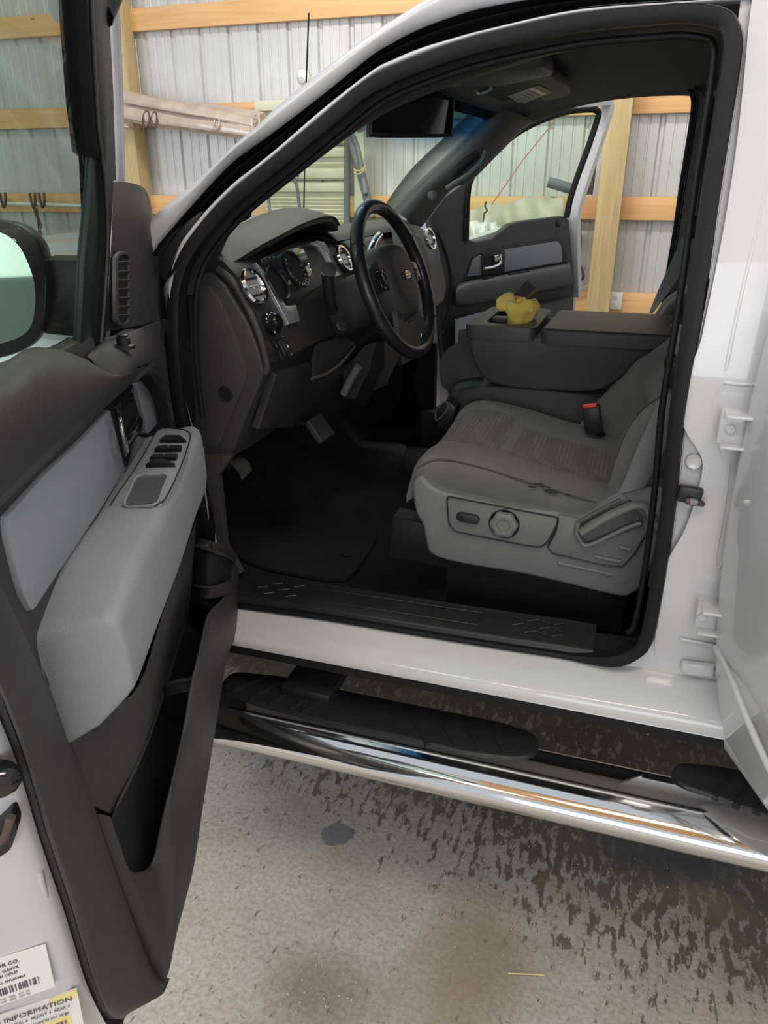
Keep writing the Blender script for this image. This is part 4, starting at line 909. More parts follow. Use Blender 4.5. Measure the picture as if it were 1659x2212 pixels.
for s in (-1, 1):
    b_ = plate('wheel_buttons', rnd([SWP(a * s, b, .016) for a, b in ((.085, .035), (.125, .03), (.13, -.012), (.088, -.02))], .006), wn_, .01, GLOSSK, swo, bev=.002)
    for k in range(4): lathe('button', SWP(s * (.095 + .012 * (k % 2) + .004 * k), .022 - .011 * k, .017), wn_, [(.001, 0), (.0045, 0), (.004, .002), (.001, .002)], PILL, b_, seg=10)
lathe('badge', SWP(0, .004, .030), wn_, [(.001, 0), (.024, 0), (.024, .003), (.021, .0045), (.001, .005)], CHROME, swo, sx=1.0, sy=.45, seg=36, hint=wb)
lathe('badge_field', SWP(0, .004, .0352), wn_, [(.001, 0), (.019, 0), (.001, .0006)], mat('badge_blue', (.02, .05, .18), .2, coat=.5), swo, sx=1.0, sy=.42, seg=32, hint=wb)
text('badge_script', 'Ford', SWP(0, .004, .0362), wa, wb, .014, CHROME, swo, depth=.0003)
# column shroud
colr = []
for d, w, h, o in ((-.02, .055, .055, 0), (-.07, .062, .062, -.01), (-.14, .065, .07, -.02), (-.22, .06, .07, -.03)):
    colr.append([SW + wn_ * d + wa * (w * math.cos(q)) + wb * (h * math.sin(q) + o) for q in [6.2832 * j / 14 for j in range(14)]])
loft('column_shroud', colr, CHAR2, TR, sub=3, angle=60)
cv = loft('lower_column_cover', [[PY(u, v, 1.80 + dy) for u, v in L] for dy, L in ((-.0, [(742, 862), (742, 800), (790, 745), (812, 738), (800, 790), (768, 862)]), (.12, [(742, 870), (742, 800), (800, 745), (830, 738), (830, 790), (790, 880)]))], DARK, TR, angle=40)
tube('tilt_lever', [PY(u, v, 1.785) for u, v in [(742, 852), (758, 818), (776, 790)]], .011, PILL, TR, n=10)
# stalks: shift/turn stalk with round knob
sh_ = [PY(707, 588, 1.66), PY(712, 640, 1.69), PY(718, 672, 1.72)]
stk = tube('turn_stalk', sh_, .014, DARK, TR, n=14)
lathe('stalk_cap', sh_[0] + Vector((.006, -.004, .006)), Vector((.5, -.75, .5)), [(.001, 0), (.017, 0), (.017, .004), (.015, .005), (.001, .005)], CHAR, stk, seg=24)
lathe('hazard_button', DF(738, 702, -.70), (.6, -.7, .3), [(.001, 0), (.016, 0), (.016, .006), (.010, .008), (.001, .006)], DARK, TR, seg=24)
gs = tube('gear_lever', [SW + wn_ * -.10 + wa * .05 + wb * .05, PY(805, 530, 2.02), PY(820, 508, 2.10)], .010, CHROME, TR, n=10)
# --- pedals
ph = tube('brake_pedal', [Vector((-1.12, 1.86, 1.0)), Vector((-1.10, 1.84, .80)), Vector((-1.05, 1.82, .74))], .010, RUBBER2, TR, n=8)
box('pedal_pad', PY(690, 925, 1.80), (.02, .085, .07), CHAR, ph, axes=(Vector((.8, 0, .6)), Y_, Vector((-.6, 0, .8))), bev=.006)
pk_ = tube('parking_brake_pedal', [PY(470, 985, 1.52), PY(500, 1010, 1.52)], .008, RUBBER2, TR, n=8)
patch('pedal_pad', [[PY(u, v, y) for u, v in L] for y, L in ((1.50, [(478, 1000), (500, 992), (520, 1010), (530, 1030)]), (1.55, [(490, 990), (512, 980), (535, 996), (545, 1015)]))], CHAR, pk_, sub=(3, 2), thick=(-.01, 0, -.01))
# left kick panel inside the opening
plate('kick_panel', [PY(u, v, 1.435) for u, v in [(430, 985), (503, 985), (470, 1030), (478, 1100), (486, 1180), (520, 1240), (440, 1240)]], (0, -1, 0), .02, CHAR, TR)
# --- driver seat
def interp(T, x):
    if x <= T[0][0]: return T[0][1]
    for (a, va), (b, vb) in zip(T, T[1:]):
        if x <= b: 
            t = (x - a) / (b - a); t = t * t * (3 - 2 * t) if len(T[0]) > 2 else t; return va + (vb - va) * t
    return T[-1][1]
CB = [(-.455, .868), (-.45, .90), (-.44, .928), (-.42, .952), (-.385, .966), (-.33, .966), (-.25, .952), (-.15, .928), (-.02, .905), (.12, .90)]
CYT = [(1.567, -.10), (1.562, -.07), (1.560, -.035), (1.568, -.008), (1.59, .002), (1.63, .006), (1.68, .0), (1.74, -.009), (1.85, -.012), (1.96, -.006), (2.02, .004), (2.06, .004), (2.09, -.012), (2.10, -.05), (2.10, -.10)]
def cushz(x, y):
    T = [(1.56, -.03), (1.59, .002), (1.63, .006), (1.68, .0), (1.74, -.009), (1.85, -.012), (1.96, -.006), (2.02, .004), (2.06, .004), (2.10, -.03)]
    return interp(CB, x) + interp(T, y)
rows = []
for y, dz in CYT:
    r = []
    for i in range(37):
        x = -.455 + .56 * i / 36; z = interp(CB, x)
        fx = min(1, (x + .455) / .05)
        zz = max(z + dz * (1 if dz > -.04 else 1), .862 if z > .9 else z - .02)
        if y < 1.69 and x > -.30:                       # slack, wrinkled outer bolster
            w = min(1, (x + .30) / .2) * (1 if y < 1.66 else .4)
            zz += w * .0045 * math.sin(70 * x + 55 * y) * math.sin(31 * x - 20 * y); yo = w * .005 * math.sin(58 * x + 14 * zz)
        else: yo = 0
        r.append(Vector((x + (0 if dz > -.03 else .004), y + yo, zz)))
    rows.append(r)
seat = patch('driver_seat', rows, CLOTH, TR, sub=(1, 3), angle=80)
def seatpatch(name, xs, ys, m, h=.003, rx=.05):
    """slightly domed insert with rounded corners"""
    rr = []
    for j in range(13):
        y = ys[0] + (ys[1] - ys[0]) * j / 12; r = []
        e = min(y - ys[0], ys[1] - y) ; ins = rx * (1 - math.sqrt(max(0, 1 - (1 - min(1, e / rx)) ** 2)))
        for i in range(25):
            x = xs[0] + ins * xs[2] + (xs[1] - ins * xs[3] - xs[0] - ins * xs[2]) * i / 24
            ex = min(i, 24 - i) / 24 * (xs[1] - xs[0]); k = min(1, min(ex, e) / .02)
            r.append(Vector((x, y, cushz(x, y) - .004 + (h + .004) * math.sqrt(k))))
        rr.append(r)
    return patch(name, rr, m, seat, sub=(1, 1), angle=80)
seatpatch('cushion_insert', (-.425, -.262, 1, .25), (1.66, 2.0), HONEY)
seatpatch('cushion_insert', (-.250, .03, .25, 1), (1.66, 1.94), HONEY)
tube('seat_seam', [Vector((x, 1.5655, cushz(x, 1.59) - .010)) for x in (-.43, -.38, -.3, -.2, -.1, -.02, .06)], .002, CLOTHD, seat, n=6)
for (u, v), (a, b) in (((1192, 1066), (.017, .0045)), ((1165, 1050), (.013, .002)), ((1228, 1074), (.006, .002)), ((1150, 1056), (.010, .002)), ((1180, 1056), (.013, .0018))):
    c = PY(u, v, 1.566); n = Vector((0, -.75, .66))
    lathe('torn_hole', c + n * .012, n, [(.001, 0), (1, .0005), (.001, .001)], RUBBER2, seat, sx=a, sy=b, seg=16, hint=(0, .2, 1))
# plastic side shield
sb = [(891, 1042), (900, 1034), (912, 1030), (927, 1046), (960, 1064), (1095, 1094), (1201, 1106), (1247, 1116), (1300, 1086), (1350, 1058), (1391, 1053), (1450, 1056), (1450, 1150), (1415, 1205), (1394, 1262), (1362, 1286), (1340, 1290), (1264, 1273), (1138, 1243), (1011, 1222), (943, 1205), (922, 1184), (913, 1137), (899, 1112), (891, 1074)]
shd = plate('seat_side_shield', spline([PY(u, v, 1.535) for u, v in sb], 2, True), (0, -1, 0), .06, SEATP, seat, bev=.010, seg=4)
front_ = [PY(u, v, 1.56) for u, v in [(891, 1042), (891, 1074), (899, 1112), (913, 1137), (922, 1184)]]
patch('seat_front_shield', [[p + Vector((.004, y, 0)) for p in front_] for y in (0, .25, .50)], SEATP, seat, sub=(3, 1), thick=(.02, 0, 0))
swp = [(965, 1072), (1203, 1118), (1206, 1128), (1182, 1173), (1167, 1183), (1130, 1178), (980, 1148), (969, 1130)]
rec = plate('switch_panel', rnd([PY(u, v, 1.531) for u, v in swp], .010, 3), (0, -1, 0), .01, SEATP, shd, bev=.003, seg=2)
P = rnd([PY(u, v, 1.5295) for u, v in swp], .010, 3); tube('panel_groove', P, .0018, DARK, shd, closed=True, n=6, sub=1)
kc = PY(1089, 1132, 1.528)
kn_ = lathe('lumbar_knob', kc, (0, -1, 0), [(.030, -.002), (.030, .004), (.028, .009), (.022, .012), (.015, .011), (.014, .008), (.001, .008)], SEATP, shd, seg=60, lobes=6, la=.05)
lathe('knob_ring', kc, (0, -1, 0), [(.031, .0), (.034, .002), (.034, 0)], DARK, shd, seg=48)
sl = [(985, 1113), (992, 1108), (1028, 1115), (1035, 1122), (1035, 1129), (1028, 1134), (992, 1128), (985, 1122)]
sls = plate('seat_slider_switch', rnd([PY(u, v, 1.522) for u, v in sl], .004), (0, -1, 0), .012, DARK, shd, bev=.003)
# rear cover with the long recline lever
rc = [(1206, 1112), (1247, 1120), (1300, 1090), (1345, 1066), (1385, 1060), (1420, 1075), (1420, 1110), (1391, 1162), (1372, 1195), (1344, 1226), (1300, 1222), (1194, 1196), (1182, 1182), (1200, 1145)]
rcv = plate('recliner_cover', [PY(u, v, 1.530) for u, v in rc], (0, -1, 0), .012, SEATP, shd, bev=.004)
tube('cover_groove', [PY(u, v, 1.5285) for u, v in [(1206, 1120), (1200, 1150), (1183, 1182), (1194, 1196), (1300, 1221), (1344, 1225), (1372, 1195), (1391, 1162)]], .0018, DARK, shd, n=6, sub=1)
plate('lever_recess', rnd([PY(u, v, 1.5285) for u, v in [(1240, 1140), (1262, 1122), (1320, 1098), (1362, 1086), (1388, 1118), (1392, 1135), (1300, 1172), (1262, 1176), (1250, 1168)]], .006), (0, -1, 0), .004, mat('seat_recess_shade', (.10, .103, .10), .6), shd, bev=.001)  # flat plate in darker seat plastic; the recess shade is in its colour
lv = [PY(u, v, 1.512) for u, v in [(1256, 1150), (1290, 1128), (1330, 1108), (1368, 1092), (1395, 1095), (1408, 1118), (1425, 1140)]]
tube('recline_lever', lv, .010, SEATP, shd, n=14, ry=.014, up=Y_)
tube('lever_rim', [PY(u, v, 1.520) for u, v in [(1250, 1128), (1246, 1150), (1256, 1172), (1268, 1178), (1300, 1166), (1350, 1142), (1385, 1130)]], .005, SEATP, shd, n=10)
hgc = plate('hinge_cover', rnd([PY(u, v, 1.512) for u, v in [(1340, 1070), (1392, 1052), (1450, 1056), (1450, 1140), (1420, 1145), (1404, 1128), (1390, 1098), (1368, 1084)]], .01), (0, -1, 0), .03, SEATP, shd, bev=.008, seg=3)
tube('top_edge_ridge', [PY(u, v, 1.522) for u, v in [(1250, 1128), (1300, 1100), (1340, 1080)]], .004, PILL, shd, n=8)
for L in ([(1337, 1181), (1361, 1187)], [(1285, 1202), (1341, 1213)], [(1207, 1216), (1322, 1241)]):
    tube('moulded_slot', [PY(u, v, 1.5275 if L[0][1] < 1215 else 1.534) for u, v in L], .0042, SEATP, shd, n=8, sub=1)
# seat track covers
tk = plate('seat_track_cover', [PY(u, v, 1.60) for u, v in [(848, 1116), (901, 1128), (1000, 1150), (1264, 1230), (1268, 1300), (1200, 1285), (1040, 1243), (838, 1204)]], (0, -1, 0), .06, DARK, seat, bev=.006)
box('seat_pan', (-.16, 1.85, .83), (.5, .46, .06), RUBBER2, seat); 
for y in (1.63, 2.05): box('seat_riser', (-.15, y, .69), (.42, .05, .26), RUBBER2, seat)
# backrest
ZB = [.86, .93, 1.0, 1.05, 1.10, 1.13, 1.17, 1.22, 1.30, 1.42, 1.52]
NB = [(.86, -.015), (.93, -.012), (1.0, .000), (1.05, .012), (1.10, .038), (1.13, .070), (1.17, .100), (1.22, .130), (1.30, .17), (1.42, .21), (1.52, .25)]
FBk = [(.86, -.10), (.93, -.095), (1.0, -.055), (1.05, -.015), (1.10, .02), (1.13, .055), (1.17, .095), (1.22, .135), (1.30, .17), (1.42, .21), (1.52, .25)]
br_ = []
for z in ZB:
    n_, f_ = interp(NB, z), interp(FBk, z); c_ = max(n_ + .055, f_ + .03) if z < 1.12 else n_ + .02
    c_ = n_ + (.075 if z < 1.05 else .045 if z < 1.15 else .02)
    br_.append([Vector((x, y, z)) for y, x in ((1.60, n_ + .16), (1.575, n_ + .08), (1.585, n_ + .02), (1.615, n_), (1.655, n_ + .018), (1.70, c_ - .012), (1.82, c_ + .005), (1.94, c_ - .004), (2.0, c_ - .02 if z > 1.0 else c_ - .03), (2.045, f_ + .004), (2.085, f_), (2.115, f_ + .03), (2.115, f_ + .16))])
bkr = patch('seat_backrest', br_, CLOTH, seat, sub=(4, 3), angle=80)
tube('backrest_seam', [Vector((interp(NB, z) + .0, 1.603, z)) for z in ZB[1:8]], .0025, CLOTHD, bkr, n=6)
tube('backrest_seam', [Vector((interp(NB, z) + (.018 if z < 1.1 else .02), 1.657, z)) for z in ZB[:8]], .0025, CLOTHD, bkr, n=6)
# buckle
bk = PY(1280, 905, 1.98)
bko = box('seat_belt_buckle', bk, (.045, .026, .075), DARK, TR, axes=(Vector((.95, 0, .2)).normalized(), Y_, Vector((-.2, 0, .95)).normalized()), bev=.006)
box('release_button', PY(1274, 877, 1.972), (.036, .022, .012), RED, bko, axes=(Vector((.95, 0, .2)).normalized(), Vector((0, .9, -.4)).normalized(), Vector((-.2, .4, .9)).normalized()), bev=.003)
tube('buckle_strap', [PY(1290, 930, 2.0), PY(1302, 945, 2.03)], .012, DARK, bko, sub=1)
# driver's belt webbing with guide
gl = [PY(u, v, 1.50) for u, v in [(1450, 700), (1446, 790), (1438, 826), (1415, 884), (1380, 960), (1350, 1035), (1334, 1066)]]
gr = [PY(u, v, 1.50) for u, v in [(1500, 700), (1475, 790), (1462, 835), (1452, 925), (1428, 985), (1405, 1030), (1392, 1052)]]
sbt = patch('driver_seat_belt', [gl, [p + Vector((0, -.006, 0)) for p in lerp(gl, gr, .5)], gr], BELT, TR, sub=(3, 3), thick=(0, .003, 0))
tube('belt_tongue', [PY(u, v, 1.485) for u, v in [(1458, 764), (1446, 770), (1441, 785), (1448, 800), (1462, 796)]], .006, DARK, sbt, n=10)
box('tongue_body', PY(1447, 815, 1.485), (.02, .012, .04), DARK, sbt, bev=.004)
# --- centre console (folded jump seat)
YN, YF, ZT = 2.12, 2.50, 1.166
cons = plate('centre_console', rnd([PY(u, v, YN + .012) for u, v in [(1008, 724), (1018, 771), (1036, 808), (1062, 830), (1120, 841), (1241, 847), (1301, 845), (1370, 800), (1440, 735)]], .03, 4), (0, -1, 0), YF - YN - .02, CONS, TR, bev=.022, seg=4)
xA, xB, xC, xD = -.452, -.252, -.240, .150
tray_o = rnd([Vector((xA, YN, ZT)), Vector((xB, YN, ZT)), Vector((xB, YF, ZT)), Vector((xA + .01, YF, ZT))], .03, 5)
tray_h = rnd([Vector((-.405, YN + .05, ZT)), Vector((-.285, YN + .05, ZT)), Vector((-.285, YF - .05, ZT)), Vector((-.405, YF - .05, ZT))], .05, 6)
tr_ = plate('cup_holder_tray', tray_o, (0, 0, 1), .036, CONS, cons, bev=.008, seg=3, hole=tray_h)
plate('tray_bottom', [p + Vector((0, 0, -.033)) for p in tray_h], (0, 0, 1), .004, RUBBER2, cons, bev=0)
box('cup_divider', (-.345, (YN + YF) / 2, ZT - .012), (.12, .05, .018), CONS, cons, bev=.006)
lid = plate('armrest_lid', rnd([Vector((xC, YN, ZT)), Vector((xD, YN - .0, ZT)), Vector((xD, YF, ZT)), Vector((xC + .01, YF, ZT))], .025, 4), (0, 0, 1), .040, CONS, cons, bev=.012, seg=4)
jc = loft('jump_seat_cushion', [[Vector((x + sx * e, y, z)) for x, z, sx in ((-.50, .90, 1), (-.495, .955, 1), (-.46, .985, 1), (-.35, .995, 0), (-.1, .99, 0), (.08, .97, 0), (.08, .86, 0), (-.46, .84, 1))] for y, e in ((2.13, .03), (2.145, .0), (2.35, -.01), (2.49, .0), (2.50, .03))], CONS, TR, sub=3, rsub=3, angle=60)
tube('cushion_piping', [Vector((x, 2.137, z)) for x, z in ((-.47, .965), (-.42, .975), (-.3, .983), (-.1, .978), (0, .97))], .0025, DARK, jc, n=6)
fh = loft('folded_headrest', [[PY(u, v, y) for u, v in [(950, 793), (955, 770), (972, 750), (1007, 734), (1030, 760), (1045, 815), (1010, 832), (972, 842), (953, 830)]] for y in (2.24, 2.27, 2.45, 2.50)], CONS, jc, sub=3, rsub=4, angle=70)
cbx = plate('floor_cup_tray', [PY(u, v, 2.05) for u, v in [(938, 885), (968, 865), (985, 880), (975, 925), (945, 930)]], (0, -1, 0), .05, DARK, TR, bev=.006)
tube('tray_rim', [PY(u, v, 2.046) for u, v in [(940, 905), (943, 886), (962, 868), (968, 880), (955, 900), (942, 908)]], .003, PILL, cbx, n=8)
# --- passenger seat
ps = [[Vector((x, y, z)) for x, z in ((-.42, .86), (-.44, .93), (-.40, .965), (-.2, .95), (.05, .91))] for y in (2.54, 2.56, 2.75, 2.95, 2.97)]
pst = patch('passenger_seat', ps, CLOTH, TR, sub=(3, 3), thick=(0, 0, -.08), angle=70)
pb = []
for y, e in ((2.55, .06), (2.57, .01), (2.62, 0), (2.75, .01), (2.88, 0), (2.93, .01), (2.95, .06)):
    pb.append([Vector((x + e, y, z - e * .5)) for x, z in ((.02, .90), (.05, 1.03), (.07, 1.11), (.10, 1.165), (.16, 1.21), (.25, 1.235), (.34, 1.2), (.34, .95))])
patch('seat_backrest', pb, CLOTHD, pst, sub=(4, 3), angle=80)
hb_ = loft('headrest', [[Vector((.20 + a * .05, y, 1.46 + b * k)) for a, b in ((-1, 0), (-.7, .8), (0, 1), (.7, .8), (1, 0), (.7, -.8), (0, -1), (-.7, -.8))] for y, k in ((2.66, .05), (2.69, .08), (2.75, .085), (2.81, .08), (2.84, .05))], CLOTHD, pst, sub=3, rsub=2) if False else None
pbl = [PY(u, v, 2.86) for u, v in [(1494, 468), (1480, 500), (1452, 560), (1424, 622), (1402, 675)]]
pbr = [PY(u, v, 2.84) for u, v in [(1512, 480), (1505, 510), (1480, 575), (1445, 630), (1410, 678)]]
pbelt = patch('passenger_seat_belt', [pbl, lerp(pbl, pbr, .5), pbr], BELT, TR, sub=(3, 2), thick=(0, .003, 0))
box('belt_guide', PY(1500, 497, 2.84), (.035, .02, .05), DARK, pbelt, bev=.005); tube('guide_loop', [PY(u, v, 2.84) for u, v in [(1488, 486), (1496, 470), (1510, 476), (1512, 490)]], .007, DARK, pbelt, n=8)

# --- passenger door (open): trim panel, insert, armrest, glass, frame
pd_out = [(928, 470), (960, 425), (1000, 396), (1012, 392), (1014, 400), (1004, 516), (1030, 522), (1062, 515), (1085, 498), (1102, 484), (1125, 478), (1210, 467), (1224, 468), (1231, 478), (1236, 540), (1241, 600), (1239, 700), (1236, 800), (1190, 880), (1060, 900), (990, 880), (965, 820), (955, 740), (950, 640), (940, 560)]
pdr = plate('passenger_door', [QL(u, v, .0) for u, v in pd_out], QN, .03, CHAR, TR, bev=.008, seg=3)
plate('door_shell', [QL(u, v, -.031) for u, v in [(925, 470), (1000, 395), (1006, 520), (1100, 490), (1236, 468), (1245, 600), (1245, 900), (1180, 960), (960, 930), (930, 700)]], QN, .05, WHITE, pdr, bev=.01)
tr = [(1005, 600), (1020, 556), (1036, 544), (1120, 526), (1200, 513), (1216, 515), (1222, 525), (1228, 567), (1140, 588), (1000, 612)]
plate('insert_surround', rnd([QL(u, v, .006) for u, v in tr], .02), QN, .01, DARK, pdr, bev=.004)
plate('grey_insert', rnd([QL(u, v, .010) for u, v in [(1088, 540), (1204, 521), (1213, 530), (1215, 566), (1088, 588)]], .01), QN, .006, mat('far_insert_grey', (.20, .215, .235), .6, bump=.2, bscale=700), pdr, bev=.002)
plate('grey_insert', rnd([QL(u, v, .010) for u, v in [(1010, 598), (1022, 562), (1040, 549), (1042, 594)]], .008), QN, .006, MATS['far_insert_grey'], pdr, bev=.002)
hbz = plate('handle_bezel', rnd([QL(u, v, .014) for u, v in [(1040, 547), (1091, 539), (1091, 586), (1040, 595)]], .004), QN, .01, DARK, pdr, bev=.002)
plate('handle_recess', rnd([QL(u, v, .0155) for u, v in [(1046, 555), (1084, 549), (1083, 576), (1046, 580)]], .006), QN, .002, RUBBER2, hbz, bev=0)
tube('door_handle', [QL(u, v, .030) for u, v in [(1078, 551), (1081, 562), (1078, 571), (1064, 577), (1046, 580)]], .007, CHROME, hbz, n=12)
plate('handle_pivot', rnd([QL(u, v, .026) for u, v in [(1068, 552), (1084, 549), (1084, 562), (1070, 566)]], .003), QN, .008, CHROME, hbz, bev=.002)
aru = [(985, 622), (1000, 610), (1070, 596), (1140, 584), (1200, 573), (1232, 568)]
arl = [(985, 655), (1000, 660), (1070, 650), (1140, 636), (1200, 625), (1240, 615)]
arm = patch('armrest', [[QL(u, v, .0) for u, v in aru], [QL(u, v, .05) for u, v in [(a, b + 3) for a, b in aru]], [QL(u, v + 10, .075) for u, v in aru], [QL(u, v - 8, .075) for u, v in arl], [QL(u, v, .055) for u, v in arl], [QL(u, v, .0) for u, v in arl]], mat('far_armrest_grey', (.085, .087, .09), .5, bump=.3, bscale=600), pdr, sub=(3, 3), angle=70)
plate('window_switch', rnd([QL(u, v, .06) for u, v in [(1100, 592), (1140, 584), (1146, 587), (1104, 596)]], .003), QN, .01, DARK, arm, bev=.002)
plate('lock_switch', rnd([QL(u, v, .06) for u, v in [(1042, 601), (1064, 597), (1068, 600), (1046, 604)]], .003), QN, .01, DARK, arm, bev=.002)
mpk = patch('map_pocket', [[QL(u, v, .0) for u, v in [(992, 690), (1080, 672), (1160, 656), (1236, 640)]], [QL(u, v, .06) for u, v in [(992, 700), (1080, 682), (1160, 666), (1236, 650)]], [QL(u, v, .07) for u, v in [(995, 780), (1080, 780), (1160, 780), (1236, 760)]], [QL(u, v, .0) for u, v in [(1000, 860), (1080, 880), (1160, 880), (1226, 830)]]], CHAR, pdr, sub=(3, 3), angle=70)
plate('pocket_paper', [QL(u, v, .066) for u, v in [(984, 690), (1048, 672), (1048, 740), (984, 760)]], QN, .002, mat('pale_sheet', (.36, .38, .42), .5), pdr, bev=0)
tube('hinge_side_fold', [QL(u, v, .004) for u, v in [(945, 500), (962, 540), (975, 600), (972, 660), (958, 720)]], .006, DARK, pdr, n=8)
fr_l = [(1006, 520), (1012, 400), (1045, 355), (1100, 300), (1150, 268), (1219, 242), (1275, 236), (1290, 240), (1292, 252), (1270, 320), (1248, 380), (1232, 430), (1224, 470)]
fr_p = [QL(u, v, .0) for u, v in fr_l]
tube('window_frame', fr_p, .014, RUBBER, pdr, n=10, sub=3)
tube('window_frame_outer', [QL(u, v, -.02) for u, v in [(1190, 240), (1250, 228), (1300, 222), (1312, 228), (1306, 258), (1284, 325), (1262, 390), (1246, 440), (1240, 480), (1241, 560), (1243, 640)]], .019, WHITE, pdr, n=10, sub=3, prof=[(-.012, -.030), (.012, -.030), (.018, 0), (.012, .030), (-.012, .030)], up=QN)
plate('door_glass', [QL(u, v, -.004) for u, v in fr_l], QN, .004, GLASS, pdr, bev=0)
box('mirror_switch_clip', QL(1206, 482, .004), (.02, .02, .03), DARK, pdr)
box('door_latch', QL(1242, 585, -.02), (.02, .02, .05), WHITE, pdr)
# --- driver door (open): shell, trim, armrest, pocket, sail, glass, mirror
def loc(p):
    q = p - HO; return q.dot(DD), p.z, q.dot(DN)
eL = [(7, 1512), (55, 1639), (103, 1805), (155, 1960), (193, 2087), (227, 2175), (250, 2200), (272, 2199)]
EE = [DW(1.09, 1.35, 0), DW(1.095, 1.26, 0)] + [DL(u, v, 0) for u, v in eL]
def sh_(ds, o, L=None): return [DW(loc(p)[0] + ds, loc(p)[1], o) for p in (L or EE)]
EEx = EE[:-1] + [DW(.90, .515, 0), DW(.6, .50, 0), DW(.1, .52, 0)]
def shb(ds, o, dh=0):
    out = []
    for i, p in enumerate(EEx):
        s, h, _ = loc(p); k = 1 if i < 7 else 0
        out.append(DW(s + ds * k, h - dh - (.014 if i >= 6 else .0) - (.006 if i == 5 else 0), o))
    return out
dr = patch('driver_door', [shb(.004, -.006), shb(.012, -.012), shb(.018, -.03), shb(.020, -.075), shb(.022, -.12), shb(.016, -.135), shb(-.05, -.145), [DW(.02, min(1.24, max(.52, loc(p)[1])), -.13) for p in EEx]], WHITE, TR, sub=(3, 2), angle=70)
def EP(u, v, s=1.06): return pl(u, v, DW(s, 0, 0), DD)
# long pressed ridge lines on the latch face
tube('pressed_ridge', [EP(40, 1880, 1.056), EP(62, 1960, 1.048), EP(78, 2010, 1.035)], .004, WHITE, dr, n=8)
tube('pressed_ridge', [EP(84, 1880, 1.056), EP(100, 1940, 1.048), EP(112, 1985, 1.04)], .004, WHITE, dr, n=8)
lathe('latch_bumper', EP(0, 1682, 1.088), DD, [(.001, .012), (.012, .010), (.016, .004), (.017, -.004)], GLOSSK, dr, seg=24)
lp_ = [EP(u, v, 1.082) for u, v in [(-30, 1800), (26, 1752), (38, 1790), (22, 1840), (-5, 1856), (-30, 1850)]]
lt = plate('latch_opening', rnd(lp_, .006), DD, .02, DARK, dr, bev=.003)
tube('latch_claw', [EP(u, v, 1.086) for u, v in [(-10, 1826), (8, 1812), (18, 1785), (24, 1765)]], .004, STEEL, lt, n=8)
# certification labels on the latch face
def sticker(P, m, name='door_label'): return plate(name, P, DD, .0015, m, dr, bev=0)
SS = 1.052
a1, b1_, c1, d1 = EP(98, 2041, SS), EP(119, 2132, SS), EP(-160, 2228, SS), EP(-160, 2120, SS)
s1 = sticker([a1, b1_, c1, d1], PAPER)
ex = (b1_ - c1).normalized(); ey = (a1 - b1_).normalized(); ex = (ex - DD * ex.dot(DD)).normalized()
if (ex.dot(RT)) < 0: ex = -ex
nrm = DD
def rowline(c, w, h, m, par): return plate('print_line', [c - ex * w - ey * h, c + ex * w - ey * h, c + ex * w + ey * h, c - ex * w + ey * h], DD, .0004, m, par, bev=0)
W1_ = (a1 - d1).length; H1_ = (a1 - b1_).length
def on1(x, y): return b1_ - ex * x + ey * y + DD * .0006       # x from the right edge, y from the bottom
text('label_print', 'MFD. BY FORD MOTOR CO.', on1(W1_ * .60, H1_ * .87), ex, ey, H1_ * .11, INK, s1, depth=.0002)
text('label_print', 'GVWR / PNBV   FRONT GAWR', on1(W1_ * .58, H1_ * .74), ex, ey, H1_ * .09, INK, s1, depth=.0002)
text('label_print', 'WITH TIRES  RIMS  AT  PSI COLD', on1(W1_ * .58, H1_ * .64), ex, ey, H1_ * .08, INK, s1, depth=.0002)
text('label_print', 'THIS VEHICLE CONFORMS TO ALL APPLICABLE', on1(W1_ * .58, H1_ * .50), ex, ey, H1_ * .065, INK, s1, depth=.0002)
x = .01
rr_ = random.Random(3)
while x < W1_ * .86:
    w = rr_.choice((.0006, .001, .0016)); plate('barcode_bar', [on1(x + .004, H1_ * .22), on1(x + .004 + w, H1_ * .22), on1(x + .004 + w, H1_ * .38), on1(x + .004, H1_ * .38)], DD, .0003, INK, s1, bev=0); x += w + rr_.choice((.0007, .0012, .0022))
for yy_ in (.13, .06): text('label_print', 'EXT PNT   RC   DSO   WB   BRK   INT TR', on1(W1_ * .5, H1_ * yy_), ex, ey, H1_ * .06, INKG, s1, depth=.0002)
a2, b2, c2, d2 = EP(166, 2136, SS - .012), EP(196, 2290, SS - .012), EP(-160, 2400, SS - .012), EP(-160, 2246, SS - .012)
s2 = sticker([a2, b2, c2, d2], PAPER)
W2_ = (a2 - d2).length; ey2 = (a2 - b2).normalized()
def on2(x, y): return a2 - ex * x - ey2 * y + DD * .0006
plate('yellow_band', [on2(.0, .0), on2(.03, 0), on2(.03, .011), on2(.0, .011)], DD, .0004, PAPERY, s2, bev=0)
plate('yellow_band', [on2(.012, .034), on2(.060, .034), on2(.060, .075), on2(.012, .075)], DD, .0004, PAPERY, s2, bev=0)
text('label_print', 'TIRE AND LOADING INFORMATION', on2(.006, .010) + DD * .001, ex, ey2, .0095, INK, s2, depth=.0002, align='RIGHT', sx=1.15)
text('label_print', 'SEATING CAPACITY   TOTAL 6  FRONT 3  REAR 3', on2(.010, .020) + DD * .001, ex, ey2, .0055, INK, s2, depth=.0002, align='RIGHT')
text('label_print', 'The combined weight of occupants and cargo', on2(.012, .029) + DD * .001, ex, ey2, .0052, INK, s2, depth=.0002, align='RIGHT')
text('label_print', "SEE OWNER'S\nMANUAL FOR\nADDITIONAL\nINFORMATION", on2(.016, .052) + DD * .001, ex, ey2, .0065, INK, s2, depth=.0002, align='RIGHT')
